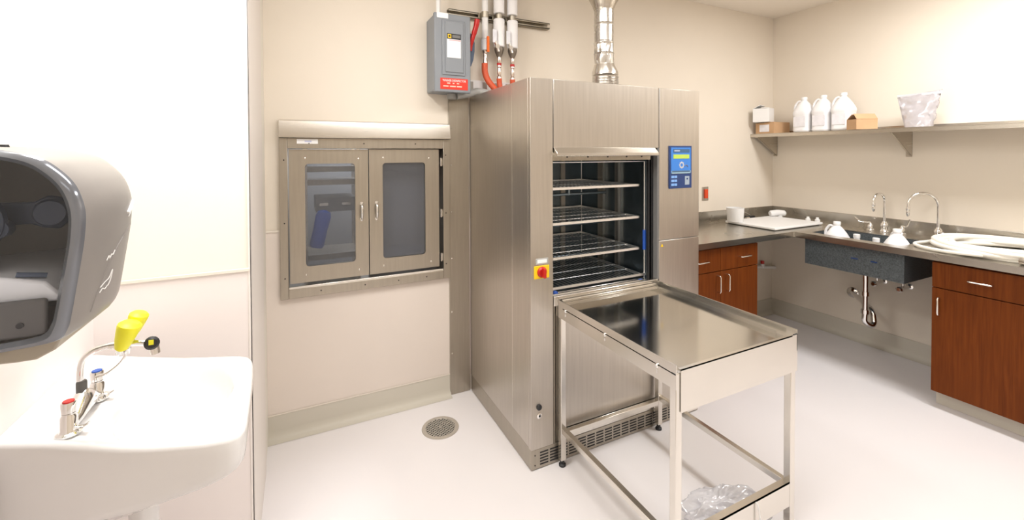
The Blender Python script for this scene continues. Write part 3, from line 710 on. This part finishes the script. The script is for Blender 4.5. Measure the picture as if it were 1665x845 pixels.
def wing(x, y, dy, label, up=.085):
    g = thing('wing_valve', label, 'tap handle', (x, y, ZT), 'wing handles behind the sink')
    MB().lathe([(.024, 0), (.024, .004), (.018, .012), (.019, .03), (.013, .042), (.008, .048), (.007, .06)], (x, y, ZT), n=22).build('valve_base', m_chrome, g)
    p = smoothpts([(x, y, ZT + .058), (x - .01, y + dy * .03, ZT + .056), (x - .02, y + dy * .06, ZT + .062), (x - .025, y + dy * .085, ZT + up)])
    rs2 = []
    for i, q in enumerate(p):
        tt = i / (len(p) - 1); wq = .008 + .008 * tt
        rs2.append([q + Vector((wq * math.cos(a), 0, .005 * math.sin(a))) for a in [2 * PI * k / 12 for k in range(12)]])
    MB().rings(rs2).build('lever', m_chrome, g)
    return g
wing(3.74, 1.69, 1, 'chrome wing valve left of the slender gooseneck tap')
wing(3.74, 1.505, -.6, 'chrome wing valve between the two gooseneck taps', .108)

# ------------------------------------------------------------------ jugs
def jug(loc, label, group, h=.285, wlab=True):
    j = thing('plastic_jug', label, 'jug', loc, group)
    X, Y, Z = loc; b = MB(); rs = []; s = h / .285
    def sq(r, e, z, ox=0):
        n = 32; out = []
        for k in range(n):
            a = 2 * PI * k / n; c_, s_ = math.cos(a), math.sin(a)
            q = (abs(c_) ** e + abs(s_) ** e) ** (-1 / e); out.append((X + ox + r * q * c_, Y + r * q * s_, Z + z * s))
        return out
    for r, e, z in ((.050, 4, 0), (.062, 4, .004), (.068, 4, .014), (.066, 4, .03), (.066, 4, .135), (.069, 4, .145), (.070, 3.6, .16), (.066, 3, .178), (.052, 2.5, .21), (.034, 2.2, .238), (.020, 2, .255), (.019, 2, .262)):
        rs.append(sq(r * (s if s < 1 else 1), e, z))
    b.rings(rs); b.build('body', m_jug, j)
    MB().lathe([(.0195, 0), (.022, .002), (.022, .020), (.020, .023)], (X, Y, Z + .262 * s), n=24).build('cap', m_white, j)
    hp_ = smoothpts([(X - .008, Y + .016, Z + .250 * s), (X - .010, Y + .040, Z + .252 * s), (X - .014, Y + .060, Z + .225 * s), (X - .016, Y + .066, Z + .19 * s), (X - .014, Y + .060, Z + .165 * s)])
    MB().path(hp_, .0085, 12).build('handle', m_jug, j)
    if wlab:
        l_ = MB().box(X - .0685, X - .0672, Y - .045, Y + .045, Z + .045, Z + .125).build('paper_label', m_label, j)
    return j
j0 = jug((3.70, 2.135, 1.611), 'white plastic gallon jug on the shelf, leftmost of the three', 'gallon jugs on the shelf')
j1 = dup(j0, (3.70, 1.990, 1.611), 'white plastic gallon jug on the shelf, middle of the three')
j2 = dup(j0, (3.69, 1.845, 1.611), 'white plastic gallon jug on the shelf, partly behind the open carton')
js = jug((3.385, 1.728, .679), 'white plastic jug standing in the sink, at its left end', 'jugs in the sink', wlab=False)
js2 = dup(js, (3.385, 1.386, .679), 'white plastic jug standing in the sink, at its right end')
js2.rotation_euler = (0, 0, -.9)
def bottle(loc, label):
    X, Y, Z = loc; g = thing('plastic_bottle', label, 'bottle', loc, 'small bottles in the sink')
    MB().lathe([(.030, 0), (.034, .004), (.034, .14), (.030, .165), (.017, .182), (.015, .195)], loc, n=28).build('body', m_jug, g)
    MB().lathe([(.019, 0), (.019, .022), (.017, .024)], (X, Y, Z + .192), n=24).build('cap', m_white, g)
    return g
q0 = bottle((3.385, 1.607, .679), 'small white bottle in the sink with only its top showing, next to the left jug')
dup(q0, (3.385, 1.497, .672), 'small white bottle in the sink with only its top showing, next to the right jug')

# ------------------------------------------------------------------ things on the worktop
wb = MB().box(3.085, 3.675, 1.975, 2.385, ZT + .006, ZT + .022, rot=0)
wbo = wb.build('plastic_board', m_white, bevel=.004); tag(wbo, 'large flat white plastic board lying in the worktop corner', 'board')
MB().box(3.10, 3.66, 1.99, 2.37, ZT + .001, ZT + .007).build('base_pad', m_pgrey, wbo)
cu = MB(); cu.lathe([(.056, 0), (.058, .003), (.064, .105), (.0655, .109), (.062, .109), (.054, .006)], (3.11, 2.315, ZT + .023), n=40)
tag(cu.build('white_cup', m_white), 'plain white cup standing on the left corner of the white board', 'cup')
def smallthing(nm, p, label, cat, m=m_white): 
    o = p.build(nm, m); tag(o, label, cat); return o
b = MB().path(smoothpts([(3.62, 2.365, ZT + .045), (3.68, 2.34, ZT + .052), (3.74, 2.31, ZT + .046)]), [.02] + [.026] * 11 + [.018], 16)
b.cyl((3.70, 2.33, .882), (3.70, 2.33, ZT + .04), .02, n=14)
smallthing('scoop', b, 'white plastic scoop resting behind the board near the corner', 'scoop')
b = MB().lathe([(.018, 0), (.018, .03), (.010, .036), (.010, .048)], (3.70, 2.10, ZT + .001), n=20)
smallthing('small_cap', b, 'tiny white bottle behind the board by the right backsplash, left of its pair', 'bottle')
b = MB().lathe([(.018, 0), (.018, .03), (.010, .036), (.010, .048)], (3.72, 2.04, ZT + .001), n=20)
smallthing('small_cap', b, 'tiny white bottle behind the board by the right backsplash, right of its pair', 'bottle')
wc = thing('wire_clip_gadget', 'small black and chrome fitting with a wire loop behind the white cup', 'fitting', (3.42, 2.43, ZT))
MB().path(smoothpts([(3.34, 2.43, ZT + .004), (3.34, 2.44, ZT + .045), (3.40, 2.44, ZT + .06), (3.46, 2.43, ZT + .03), (3.44, 2.42, ZT + .008)]), .0035, 8).build('wire_loop', m_chrome, wc)
MB().box(3.40, 3.50, 2.415, 2.445, ZT + .001, ZT + .03).build('block', m_black, wc, bevel=.004)
MB().cyl((3.37, 2.41, ZT + .014), (3.41, 2.41, ZT + .014), .012, n=16).build('ferrule', m_chrome, wc)

# coil of tubing
hc = thing('tubing_coil', 'coil of thick cream tubing lying on the worktop right of the sink', 'hose', (3.53, .95, ZT))
b = MB(); pts = []; cx, cy = 3.535, .965; turns = 9; N = 40
for i in range(turns * N + 1):
    a = 2 * PI * i / N + 1.9; k = i / N
    r = .243 + .036 * math.sin(k * 2.4) + .012 * math.sin(a * 2 + k); zz = ZT + .0135 + .0105 * k * .42 + .006 * math.sin(a + k * 2)
    pts.append((cx + r * math.cos(a) * 1.0 + .012 * math.sin(k * 1.7), cy + r * math.sin(a) * 1.02, zz))
b.path(pts, .0125, 12); b.build('coils', m_hosew, hc)
b = MB(); b.path(smoothpts([(3.70, 1.16, ZT + .03), (3.62, 1.245, ZT + .02), (3.50, 1.285, ZT + .012), (3.38, 1.295, ZT + .012), (3.30, 1.245, ZT + .012), (3.255, 1.16, ZT + .012), (3.235, 1.06, ZT + .016), (3.245, .96, ZT + .02)], 8), .0095, 12)
b.build('loose_end', m_hosew, hc)
MB().lathe([(.016, 0), (.018, .01), (.018, .03), (.012, .035)], (3.25, .80, ZT + .019), (.3, 1, 0), 18).build('end_fitting', m_sst, hc)

# ------------------------------------------------------------------ cabinets
def pull(p, q, out, parent):
    p = Vector(p); q = Vector(q); o = Vector(out) * .028; d = (q - p).normalized() * .008
    MB().path([p, p + o * .8, p + o + d, q + o - d, q + o * .8, q], .0042, 10).build('handle', m_sst, parent)
def cab_back(x0, x1, hside, label):
    z0, z1, y = .095, .832, 1.955
    c_ = thing('base_cabinet', label, 'cabinet', ((x0 + x1) / 2, 2.2, 0), 'cherry base cabinets')
    MB().box(x0, x1, y, YB - .012, z0, .838).build('carcass', m_wood, c_)
    MB().box(x0, x1, y + .06, YB - .05, .001, z0).build('toe_kick', m_base, c_)
    d = MB().box(x0 + .0015, x1 - .0015, y - .018, y, z0 + .005, .676).build('door', m_wood, c_, bevel=.001)
    w_ = MB().box(x0 + .0015, x1 - .0015, y - .018, y, .681, .828).build('drawer', m_wood, c_, bevel=.001)
    hx = x1 - .03 if hside > 0 else x0 + .055
    pull((hx, y - .018, .545), (hx, y - .018, .652), (0, -1, 0), d)
    mx = (x0 + x1) / 2 + (.04 if hside < 0 else .0); pull((mx - .05, y - .018, .756), (mx + .05, y - .018, .756), (0, -1, 0), w_)
cab_back(2.10, 2.462, 1, 'cherry wood base cabinet right against the washer')
cab_back(2.462, 2.835, -1, 'cherry wood base cabinet beside the open knee space under the worktop')
def cab_right(y0, y1, label):
    z0, z1, x = .093, .832, 3.238
    c_ = thing('base_cabinet', label, 'cabinet', (3.5, (y0 + y1) / 2, 0), 'cherry base cabinets')
    MB().box(x, XR - .012, y0, y1, z0, .838).build('carcass', m_wood, c_)
    MB().box(x + .055, XR - .05, y0, y1, .001, z0).build('toe_kick', m_base, c_)
    d = MB().box(x - .018, x, y0 + .0015, y1 - .0015, z0 + .002, .683).build('door', m_wood, c_, bevel=.001)
    w_ = MB().box(x - .018, x, y0 + .0015, y1 - .0015, .688, .828).build('drawer', m_wood, c_, bevel=.001)
    pull((x - .018, y1 - .035, .54), (x - .018, y1 - .035, .632), (-1, 0, 0), d)
    m_ = (y0 + y1) / 2; pull((x - .018, m_ + .043, .757), (x - .018, m_ - .043, .757), (-1, 0, 0), w_)
cab_right(.76, 1.158, 'cherry wood base cabinet right of the sink with a wide drawer over its door')
cab_right(.36, .758, 'cherry wood base cabinet beyond the right edge of the view')

# ------------------------------------------------------------------ wall shelf
ws = thing('wall_shelf', 'long stainless wall shelf above the sink on the right wall', 'shelf', (3.7, 1.4, 1.40))
b = MB(); b.box(3.55, XR - .001, .35, YB - .002, 1.605, 1.609); b.box(3.55, 3.553, .35, YB - .002, 1.580, 1.606); b.box(XR - .004, XR - .001, .35, YB - .002, 1.609, 1.635)
b.build('board', m_ssh, ws)
for y in (2.455, 1.50):
    b = MB(); b.prism([(3.56, 1.604), (XR - .001, 1.604), (XR - .001, 1.425), (XR - .02, 1.425), (3.575, 1.585)], 'Y', y, y + .003)
    b.box(XR - .004, XR - .0005, y, y + .035, 1.415, 1.604); b.box(3.56, XR - .004, y, y + .03, 1.600, 1.604)
    b.prism([(XR - .004, 1.425), (XR - .02, 1.425), (3.575, 1.583), (3.575, 1.586), (XR - .02, 1.428)], 'Y', y, y + .012)
    b.build('bracket', m_ssh, ws)

def carton(loc, lx, ly, h, rot, label, m, mi, flaps, name='carton', lab=None):
    g = thing(name, label, 'box', loc); X, Y, Z = loc; t = .003
    R = Matrix.Rotation(rot, 3, 'Z')
    def T(mb):
        for i, v in enumerate(mb.v):
            p = v - Vector(loc); mb.v[i] = R @ p + Vector(loc)
        return mb
    b = MB(); x0, x1, y0, y1 = X - lx / 2, X + lx / 2, Y - ly / 2, Y + ly / 2
    b.box(x0, x1, y0, y0 + t, Z, Z + h); b.box(x0, x1, y1 - t, y1, Z, Z + h); b.box(x0, x0 + t, y0 + t, y1 - t, Z, Z + h); b.box(x1 - t, x1, y0 + t, y1 - t, Z, Z + h); b.box(x0 + t, x1 - t, y0 + t, y1 - t, Z, Z + t)
    T(b).build('walls', m, g, smooth=False)
    for (p, q, o) in flaps:   # flap: hinge edge from p to q, tip offset o (all local)
        P = Vector(loc) + Vector(p); Q = Vector(loc) + Vector(q); O = Vector(o)
        n_ = (Q - P).cross(O).normalized() * t
        b = MB(); b.rings([[P, Q, Q + O, P + O], [P + n_, Q + n_, Q + O + n_, P + O + n_]]); T(b).build('flap', m, g, smooth=False)
    if lab:
        b = MB(); b.box(x0 - .0012, x0 - .0002, *lab[0], *lab[1]); T(b).build('paper_label', m_label, g)
    return g
# stack at the shelf's far end
carton((3.68, 2.385, 1.610), .215, .160, .092, 0, 'brown cardboard carton with a paper label at the far end of the shelf', m_card, m_cardd,
       [((-.1075, -.08, .092), (.1075, -.08, .092), (0, .079, .001)), ((-.1075, .08, .092), (.1075, .08, .092), (0, -.079, .001))], lab=((2.345, 2.43), (1.625, 1.685)))
carton((3.585, 2.405, 1.7075), .130, .125, .115, .30, 'small white box with an open lid flap stacked on the brown carton', m_white, m_cardd,
       [((-.065, -.0625, .115), (.065, -.0625, .115), (0, .062, .006)), ((-.065, .0625, .115), (.065, .0625, .115), (0, -.055, .030))], name='white_box')
# open carton in front of the jugs
carton((3.617, 1.692, 1.610), .145, .095, .072, -.50, 'brown cardboard carton with raised flaps in front of the right shelf jug', m_card, m_cardd,
       [((-.0725, -.0475, .072), (.0725, -.0475, .072), (0, .030, .038)), ((-.0725, .0475, .072), (.0725, .0475, .072), (0, -.050, .036))])

# zip bag of parts on the shelf
b = MB(); n = 28; mrows = 30; front = []; rows = []
for i in range(mrows):
    tt = i / (mrows - 1); z = 1.610 + .225 * tt
    wdt = .070 + .045 * tt; th_ = .045 * (1 - tt) ** .7 + .004; ring_ = []
    for k in range(56):
        a = 2 * PI * k / 56; c_, s_ = math.cos(a), math.sin(a)
        nz = noise.noise(Vector((c_ * 2.2 + 5, s_ * 2.2, tt * 5))) + .6 * abs(noise.noise(Vector((c_ * 6, s_ * 6 + 3, tt * 11)))) + .3 * noise.noise(Vector((c_ * 14, s_ * 14, tt * 24)))
        xx = s_ * th_ * (1 + .35 * nz) + .022 * nz * (1 - tt * .4)
        ring_.append((3.70 + xx, 1.408 - c_ * wdt * (1 + .06 * nz), z + .012 * c_ * tt + .008 * nz * tt))
    rows.append(ring_)
b.rings(rows); zb = b.build('zip_bag', m_foil, ang=180); tag(zb, 'crinkled silvery clear plastic bag standing on the wall shelf', 'bag')
MB().box(3.694, 3.706, 1.293, 1.520, 1.822, 1.838).build('seal_strip', m_film, zb)

# ------------------------------------------------------------------ hand wash sink
outline = smoothpts([(-.556, 1.655, 0), (-.49, 1.612, 0), (-.40, 1.560, 0), (-.291, 1.500, 0), (-.20, 1.462, 0), (-.145, 1.435, 0), (-.122, 1.405, 0), (-.113, 1.32, 0), (-.108, 1.22, 0), (-.105, 1.12, 0), (-.105, 1.055, 0), (-.122, 1.027, 0), (-.165, 1.029, 0), (-.206, 1.041, 0), (-.29, 1.073, 0), (-.366, 1.113, 0), (-.447, 1.163, 0), (-.556, 1.218, 0)], 6)
cen = Vector((-.33, 1.33, 0)); NA = 120
def ray_out(a):
    d = Vector((math.cos(a), math.sin(a), 0)); best = 1e9
    P = outline + [outline[0]]
    for i in range(len(P) - 1):
        p, q = P[i], P[i + 1]; e = q - p; den = d.x * e.y - d.y * e.x
        if abs(den) < 1e-9: continue
        w_ = p - cen; t_ = (w_.x * e.y - w_.y * e.x) / den; u_ = (w_.x * d.y - w_.y * d.x) / den
        if t_ > 0 and -1e-6 <= u_ <= 1 + 1e-6: best = min(best, t_)
    return cen + d * best
base_ring = [ray_out(2 * PI * k / NA) for k in range(NA)]
bc = Vector((-.262, 1.268, 0))
ell = [Vector((bc.x + .112 * math.cos(2 * PI * k / NA), bc.y + .165 * math.sin(2 * PI * k / NA), 0)) for k in range(NA)]
def mix(f, z, inset=0, zf=None):
    out = []
    for p, q in zip(base_ring, ell):
        r = p + (cen - p).normalized() * inset; v = r.lerp(q, f); out.append(Vector((v.x, v.y, zf(v) if zf else z)))
    return out
def zlow(v): return .812 - .33 * max(0, min(.46, -.105 - v.x))    # apron is shallower at the front
ZS = .880
rs = []
rs.append([cen + (p - cen) * .02 + Vector((0, 0, .685)) for p in base_ring])
rs.append([Vector((cen.x, cen.y, 0)) + (p - cen) * .45 + Vector((0, 0, .690)) for p in base_ring])
rs.append([Vector((cen.x, cen.y, 0)) + (p - cen) * .85 + Vector((0, 0, zlow(p) - .022)) for p in base_ring])
rs.append(mix(0, 0, .016, lambda v: zlow(v) - .004)); rs.append(mix(0, 0, .006, lambda v: zlow(v) + .003)); rs.append(mix(0, 0, .003, lambda v: zlow(v) + .02))
rs += [mix(0, ZS - .03), mix(0, ZS - .010), mix(0, ZS - .004, .002), mix(0, ZS, .008), mix(0, ZS, .016), mix(.5, ZS - .004), mix(.93, ZS - .006), mix(1, ZS - .010)]
for s_, dz in ((.97, .020), (.92, .045), (.82, .08), (.62, .112), (.35, .125), (.06, .130)):
    rs.append([bc + (q - bc) * s_ + Vector((0, 0, ZS - dz)) for q in ell])
hs = thing('hand_wash_basin', 'white ceramic wall-hung hand basin in the left alcove under the dispenser', 'basin', (-.45, 1.4, 0))
b = MB(); b.rings(rs); b.build('basin', m_cer, hs, ang=60)
MB().lathe([(.020, 0), (.020, .003), (.012, .004)], (bc.x, bc.y, ZS - .130), n=24).build('waste', m_chrome, hs)
MB().lathe([(.036, 0), (.034, .02), (.031, .3), (.031, .55), (.033, .69)], (-.368, 1.42, .001), n=28).build('support_leg', m_cer, hs)
b = MB().cyl((-.432, 1.30, .60), (-.432, 1.30, .645), .016, n=14).cyl((-.46, 1.30, .62), (-.40, 1.30, .62), .011, n=12).lathe([(.02, 0), (.02, .01)], (-.40, 1.30, .62), (1, 0, 0), 14)
b.build('supply_valve', m_brass, hs); MB().cyl((-.445, 1.295, .63), (-.445, 1.295, .72), .005, n=10).path([(-.556, 1.30, .62), (-.46, 1.30, .62)], .008, 10).build('supply_tube', m_chrome, hs)

# eyewash faucet
ef = thing('eyewash_faucet', 'chrome basin faucet with yellow eyewash caps on its bent spout', 'faucet', (-.43, 1.27, ZS))
def hv(x, y, mcol, nm):
    MB().lathe([(.021, 0), (.021, .003), (.016, .006), (.0145, .010), (.0135, .036), (.0115, .040), (.0115, .043)], (x, y, ZS - .001), n=24).build('valve_body', m_chrome, ef)
    k_ = MB().lathe([(.0085, 0), (.012, .004), (.0125, .022), (.0115, .025)], (x, y, ZS + .040), n=24).build('valve_handle', m_chrome, ef)
    MB().lathe([(.0095, 0), (.009, .0018)], (x, y, ZS + .065), n=20).build(nm, mcol, k_)
    p = smoothpts([(x + .008, y, ZS + .012), (x + .022, y - .004, ZS + .010), (x + .034, y - .008, ZS + .017)]); rs3 = []
    for i, q in enumerate(p):
        wq = .005 + .004 * i / len(p); rs3.append([q + Vector((0, wq * math.cos(a), .0025 * math.sin(a))) for a in [2 * PI * k / 12 for k in range(12)]])
    MB().rings(rs3).build('lever', m_chrome, ef)
hv(-.428, 1.195, m_red, 'red_disc'); hv(-.428, 1.335, m_blue, 'blue_disc')
b = MB()
rsb = []
for y, hh, ww in ((1.20, .018, .012), (1.225, .026, .015), (1.25, .045, .018), (1.27, .055, .019), (1.29, .045, .018), (1.315, .026, .015), (1.335, .018, .012)):
    rsb.append([(-.430 + ww * math.cos(a), y, ZS + .002 + hh * .5 + hh * .5 * math.sin(a)) for a in [2 * PI * k / 20 for k in range(20)]])
b.rings(rsb); b.build('bridge', m_chrome, ef)
sp = smoothpts([(-.433, 1.27, ZS + .03), (-.435, 1.27, ZS + .07), (-.434, 1.27, ZS + .10), (-.429, 1.27, ZS + .120), (-.415, 1.27, ZS + .134), (-.395, 1.27, ZS + .140), (-.37, 1.27, ZS + .141), (-.34, 1.27, ZS + .139), (-.312, 1.27, ZS + .133)])
MB().path(sp, .0065, 14).build('spout', m_chrome, ef)
MB().lathe([(.009, 0), (.0095, .002), (.0095, .022), (.008, .026)], (-.433, 1.27, ZS + .048), n=20).build('swivel_collar', m_dback, ef)
MB().lathe([(.0085, 0), (.0085, .020)], (-.385, 1.27, ZS + .1405), (1, 0, 0), 16).build('ribbed_sleeve', m_sst, ef)
MB().path(smoothpts([(-.35, 1.268, ZS + .135), (-.362, 1.265, ZS + .105), (-.385, 1.262, ZS + .085), (-.408, 1.268, ZS + .078)]), .0030, 8).build('actuator_rod', m_chrome, ef)
e_ = MB().lathe([(.008, -.004), (.013, 0), (.0145, .008), (.0145, .014), (.010, .018)], (-.309, 1.262, ZS + .138), (.35, -1, .1), 20).build('aerator_head', m_black, ef)
MB().lathe([(.0095, 0), (.0095, .022)], (-.306, 1.27, ZS + .130), (.12, 0, -1), 18).build('outlet', m_sst, ef)
MB().box(-.309, -.300, 1.2425, 1.2440, ZS + .138, ZS + .149).build('yellow_mark', m_lemon, ef)
def cap(cx, cy, cz, sc_):
    b = MB(); ax = Vector((.30, -.05, .92)).normalized(); u = Vector((1, 0, -.33)).normalized(); v = ax.cross(u).normalized(); o = Vector((cx, cy, cz)); rr = []
    for r, z in ((.004, 0), (.009, .004), (.0125, .016), (.0155, .032), (.017, .042), (.0165, .046), (.012, .050), (.003, .051)):
        rr.append([o + ax * z * sc_ + u * r * sc_ * math.cos(a) + v * r * 1.1 * sc_ * math.sin(a) for a in [2 * PI * k / 24 for k in range(24)]])
    b.rings(rr); b.build('eyewash_cap', m_lemon, ef)
cap(-.360, 1.248, ZS + .134, 1.3); cap(-.352, 1.290, ZS + .150, 1.12)
MB().cyl((-.362, 1.25, ZS + .128), (-.353, 1.292, ZS + .140), .008, n=14).lathe([(.008, 0), (.010, .012)], (-.357, 1.27, ZS + .118), n=14).build('cap_yoke', m_chrome, ef)

# ------------------------------------------------------------------ towel dispenser
td = thing('towel_dispenser', 'grey roll towel dispenser with a see-through smoke side on the left wall', 'dispenser', (XL, 1.07, 1.12))
prof = [(-.548, 1.150), (-.548, 1.455), (-.50, 1.462), (-.45, 1.462), (-.405, 1.458), (-.365, 1.447), (-.340, 1.428), (-.320, 1.400), (-.310, 1.362), (-.311, 1.32), (-.316, 1.280), (-.322, 1.24), (-.328, 1.20), (-.334, 1.172), (-.348, 1.155), (-.40, 1.150)]
pc = smoothpts([(x, z, 0) for x, z in prof], 5); pcx, pcz = -.548, 1.30
def section(y, k, kz=1.0):
    return [(pcx + (p.x - pcx) * k, y, pcz + (p.y - pcz) * kz) for p in pc]
b = MB(); outer = []
for y, k, kz in ((.935, 1.0, 1.0), (.945, 1.012, 1.008), (.98, 1.03, 1.012), (1.03, 1.045, 1.016), (1.09, 1.045, 1.016), (1.13, 1.025, 1.012), (1.16, .985, 1.006), (1.178, .95, .99), (1.185, .91, .96)):
    outer.append(section(y, k, kz))
inner = [[(pcx + (x - pcx) * .965, y + .003, pcz + (z - pcz) * .97) for x, y, z in r] for r in outer[:-1]]
n0 = len(pc)
b.rings(outer, cap=False); b.add(outer[-1], [tuple(range(n0))])
b.build('front_cover', m_dgrey, td, ang=60)
# near side: rim, see-through window, solid lower part
def inset(k, kz, y, sx=0): return [(pcx + (p.x - pcx) * k, y, 1.305 + (p.y - 1.305) * kz) for p in pc]
b = MB(); b.rings([inset(1.0, 1.0, .935), inset(.985, .985, .925), inset(.945, .95, .922), inset(.915, .915, .932)], cap=False)
b.build('window_rim', mat('glossy_smoke_rim', (.20, .21, .235), .12, .35), td, ang=60)
b = MB(); r_ = inset(.915, .915, .932); r2 = inset(.5, .5, .930); r3 = inset(.02, .02, .929)
b.rings([r_, r2, r3], cap=False); b.add(r3, [tuple(range(n0))])
b.build('side_window', m_smoke, td, ang=60)
MB().box(-.548, -.358, .934, .944, 1.166, 1.225).build('lower_side_panel', m_dback, td, bevel=.006, seg=4)
MB().lathe([(.0045, 0), (.0045, .002)], (-.388, .934, 1.187), (0, -1, 0), 16).build('lock', m_black, td)
MB().box(-.556, -.545, .94, 1.21, 1.15, 1.46).build('back_plate', mat('dispenser_back_plate', (.66, .57, .42), .5), td)
b = MB(); b.prism([(-.545, 1.255), (-.42, 1.262), (-.365, 1.248), (-.345, 1.225), (-.35, 1.215), (-.545, 1.222)], 'Y', .948, 1.19); b.build('inner_tray', m_dledge, td, bevel=.004)
for (p, q) in (((-.400, .955, 1.262), (-.368, .965, 1.255)), ((-.47, .948, 1.238), (-.425, .955, 1.232))): MB().path([p, q], .004, 10).build('paper_clip', m_blugrey, td)
b = MB().lathe([(.052, 0), (.054, .004), (.052, .012), (.03, .016)], (-.468, .975, 1.345), (0, -1, 0), 36); b.lathe([(.014, 0), (.014, .02)], (-.425, .985, 1.333), (0, -1, 0), 18); b.build('spindle_hub', m_spin, td)
b = MB(); b.prism([(-.548, 1.385), (-.47, 1.375), (-.43, 1.372), (-.395, 1.372), (-.380, 1.382), (-.362, 1.378), (-.350, 1.360), (-.352, 1.338), (-.365, 1.325), (-.385, 1.328), (-.40, 1.335), (-.548, 1.335)], 'Y', 1.0, 1.012); b.build('spindle_arm', m_spin, td, bevel=.003)
MB().lathe([(.022, 0), (.024, .004), (.020, .01)], (-.373, 1.0, 1.353), (0, -1, 0), 28).build('arm_hub', m_spin, td)
b = MB(); b.prism([(-.548, 1.150), (-.548, 1.128), (-.41, 1.118), (-.385, 1.118), (-.362, 1.130), (-.352, 1.153)], 'Y', .968, 1.172); b.build('chute', m_dbeige, td, bevel=.003)
MB().box(-.56 + .012, -.43, .95, .965, 1.134, 1.150).build('tear_bar', m_sst, td)
MB().lathe([(.007, 0), (.006, .004)], (-.43, 1.0, 1.463), (0, 0, 1), 14).build('top_latch', m_black, td)
# printed marks on the front cover
def onfront(y, z, off=.0012):
    # x of the cover surface at (y, z)
    best = None
    for i in range(len(outer) - 1):
        ya, yb_ = outer[i][0][1], outer[i + 1][0][1]
        if ya <= y <= yb_:
            f = (y - ya) / (yb_ - ya); ring_ = [Vector(p).lerp(Vector(q), f) for p, q in zip(outer[i], outer[i + 1])]
            for a_, c_ in zip(ring_, ring_[1:]):
                if (a_.z - z) * (c_.z - z) <= 0 and a_.x > -.5 and abs(a_.z - c_.z) > 1e-6:
                    g = (z - a_.z) / (c_.z - a_.z); x = a_.x + (c_.x - a_.x) * g
                    if best is None or x > best: best = x
    return Vector(((best if best is not None else -.31) + off, y, z))
def squiggle(pts, r, name):
    P = smoothpts([onfront(y, z) for y, z in pts], 4); MB().path(P, r, 6).build(name, mw, td)
def tx(body, size, y, z, slope, name):
    o = text(name, body, size, mw, (0, 0, 0), (1, 0, 0), (0, 1, 0), td, ext=.0002)
    L0 = world_loc(td)
    for v_2 in o.data.vertices:
        u_, w_ = v_2.co.x + L0.x, v_2.co.y + L0.y
        q = onfront(y + u_, z + w_ + slope * u_, .0008); v_2.co = q - L0
squiggle([(1.085, 1.338), (1.10, 1.345), (1.115, 1.351), (1.135, 1.357)], .0028, 'cover_logo')
squiggle([(1.092, 1.330), (1.11, 1.337), (1.135, 1.345)], .0007, 'cover_logo_line')
squiggle([(1.012, 1.262), (1.018, 1.269), (1.022, 1.264), (1.028, 1.270), (1.034, 1.268), (1.040, 1.275)], .0009, 'cover_mark')
mgs = m_dgrey
MB().path(smoothpts([onfront(y, z, .0002) for y, z in ((1.15, 1.312), (1.12, 1.308), (1.08, 1.296), (1.045, 1.272), (1.02, 1.242), (1.0, 1.21), (.988, 1.18))], 4), .0012, 6).build('cover_crease', m_dgrey, td)
squiggle([(1.005, 1.216), (1.02, 1.222), (1.035, 1.226), (1.046, 1.238), (1.044, 1.222), (1.036, 1.212)], .0009, 'hand_symbol')
squiggle([(1.006, 1.207), (1.015, 1.212), (1.024, 1.209), (1.033, 1.213)], .0009, 'hand_symbol')
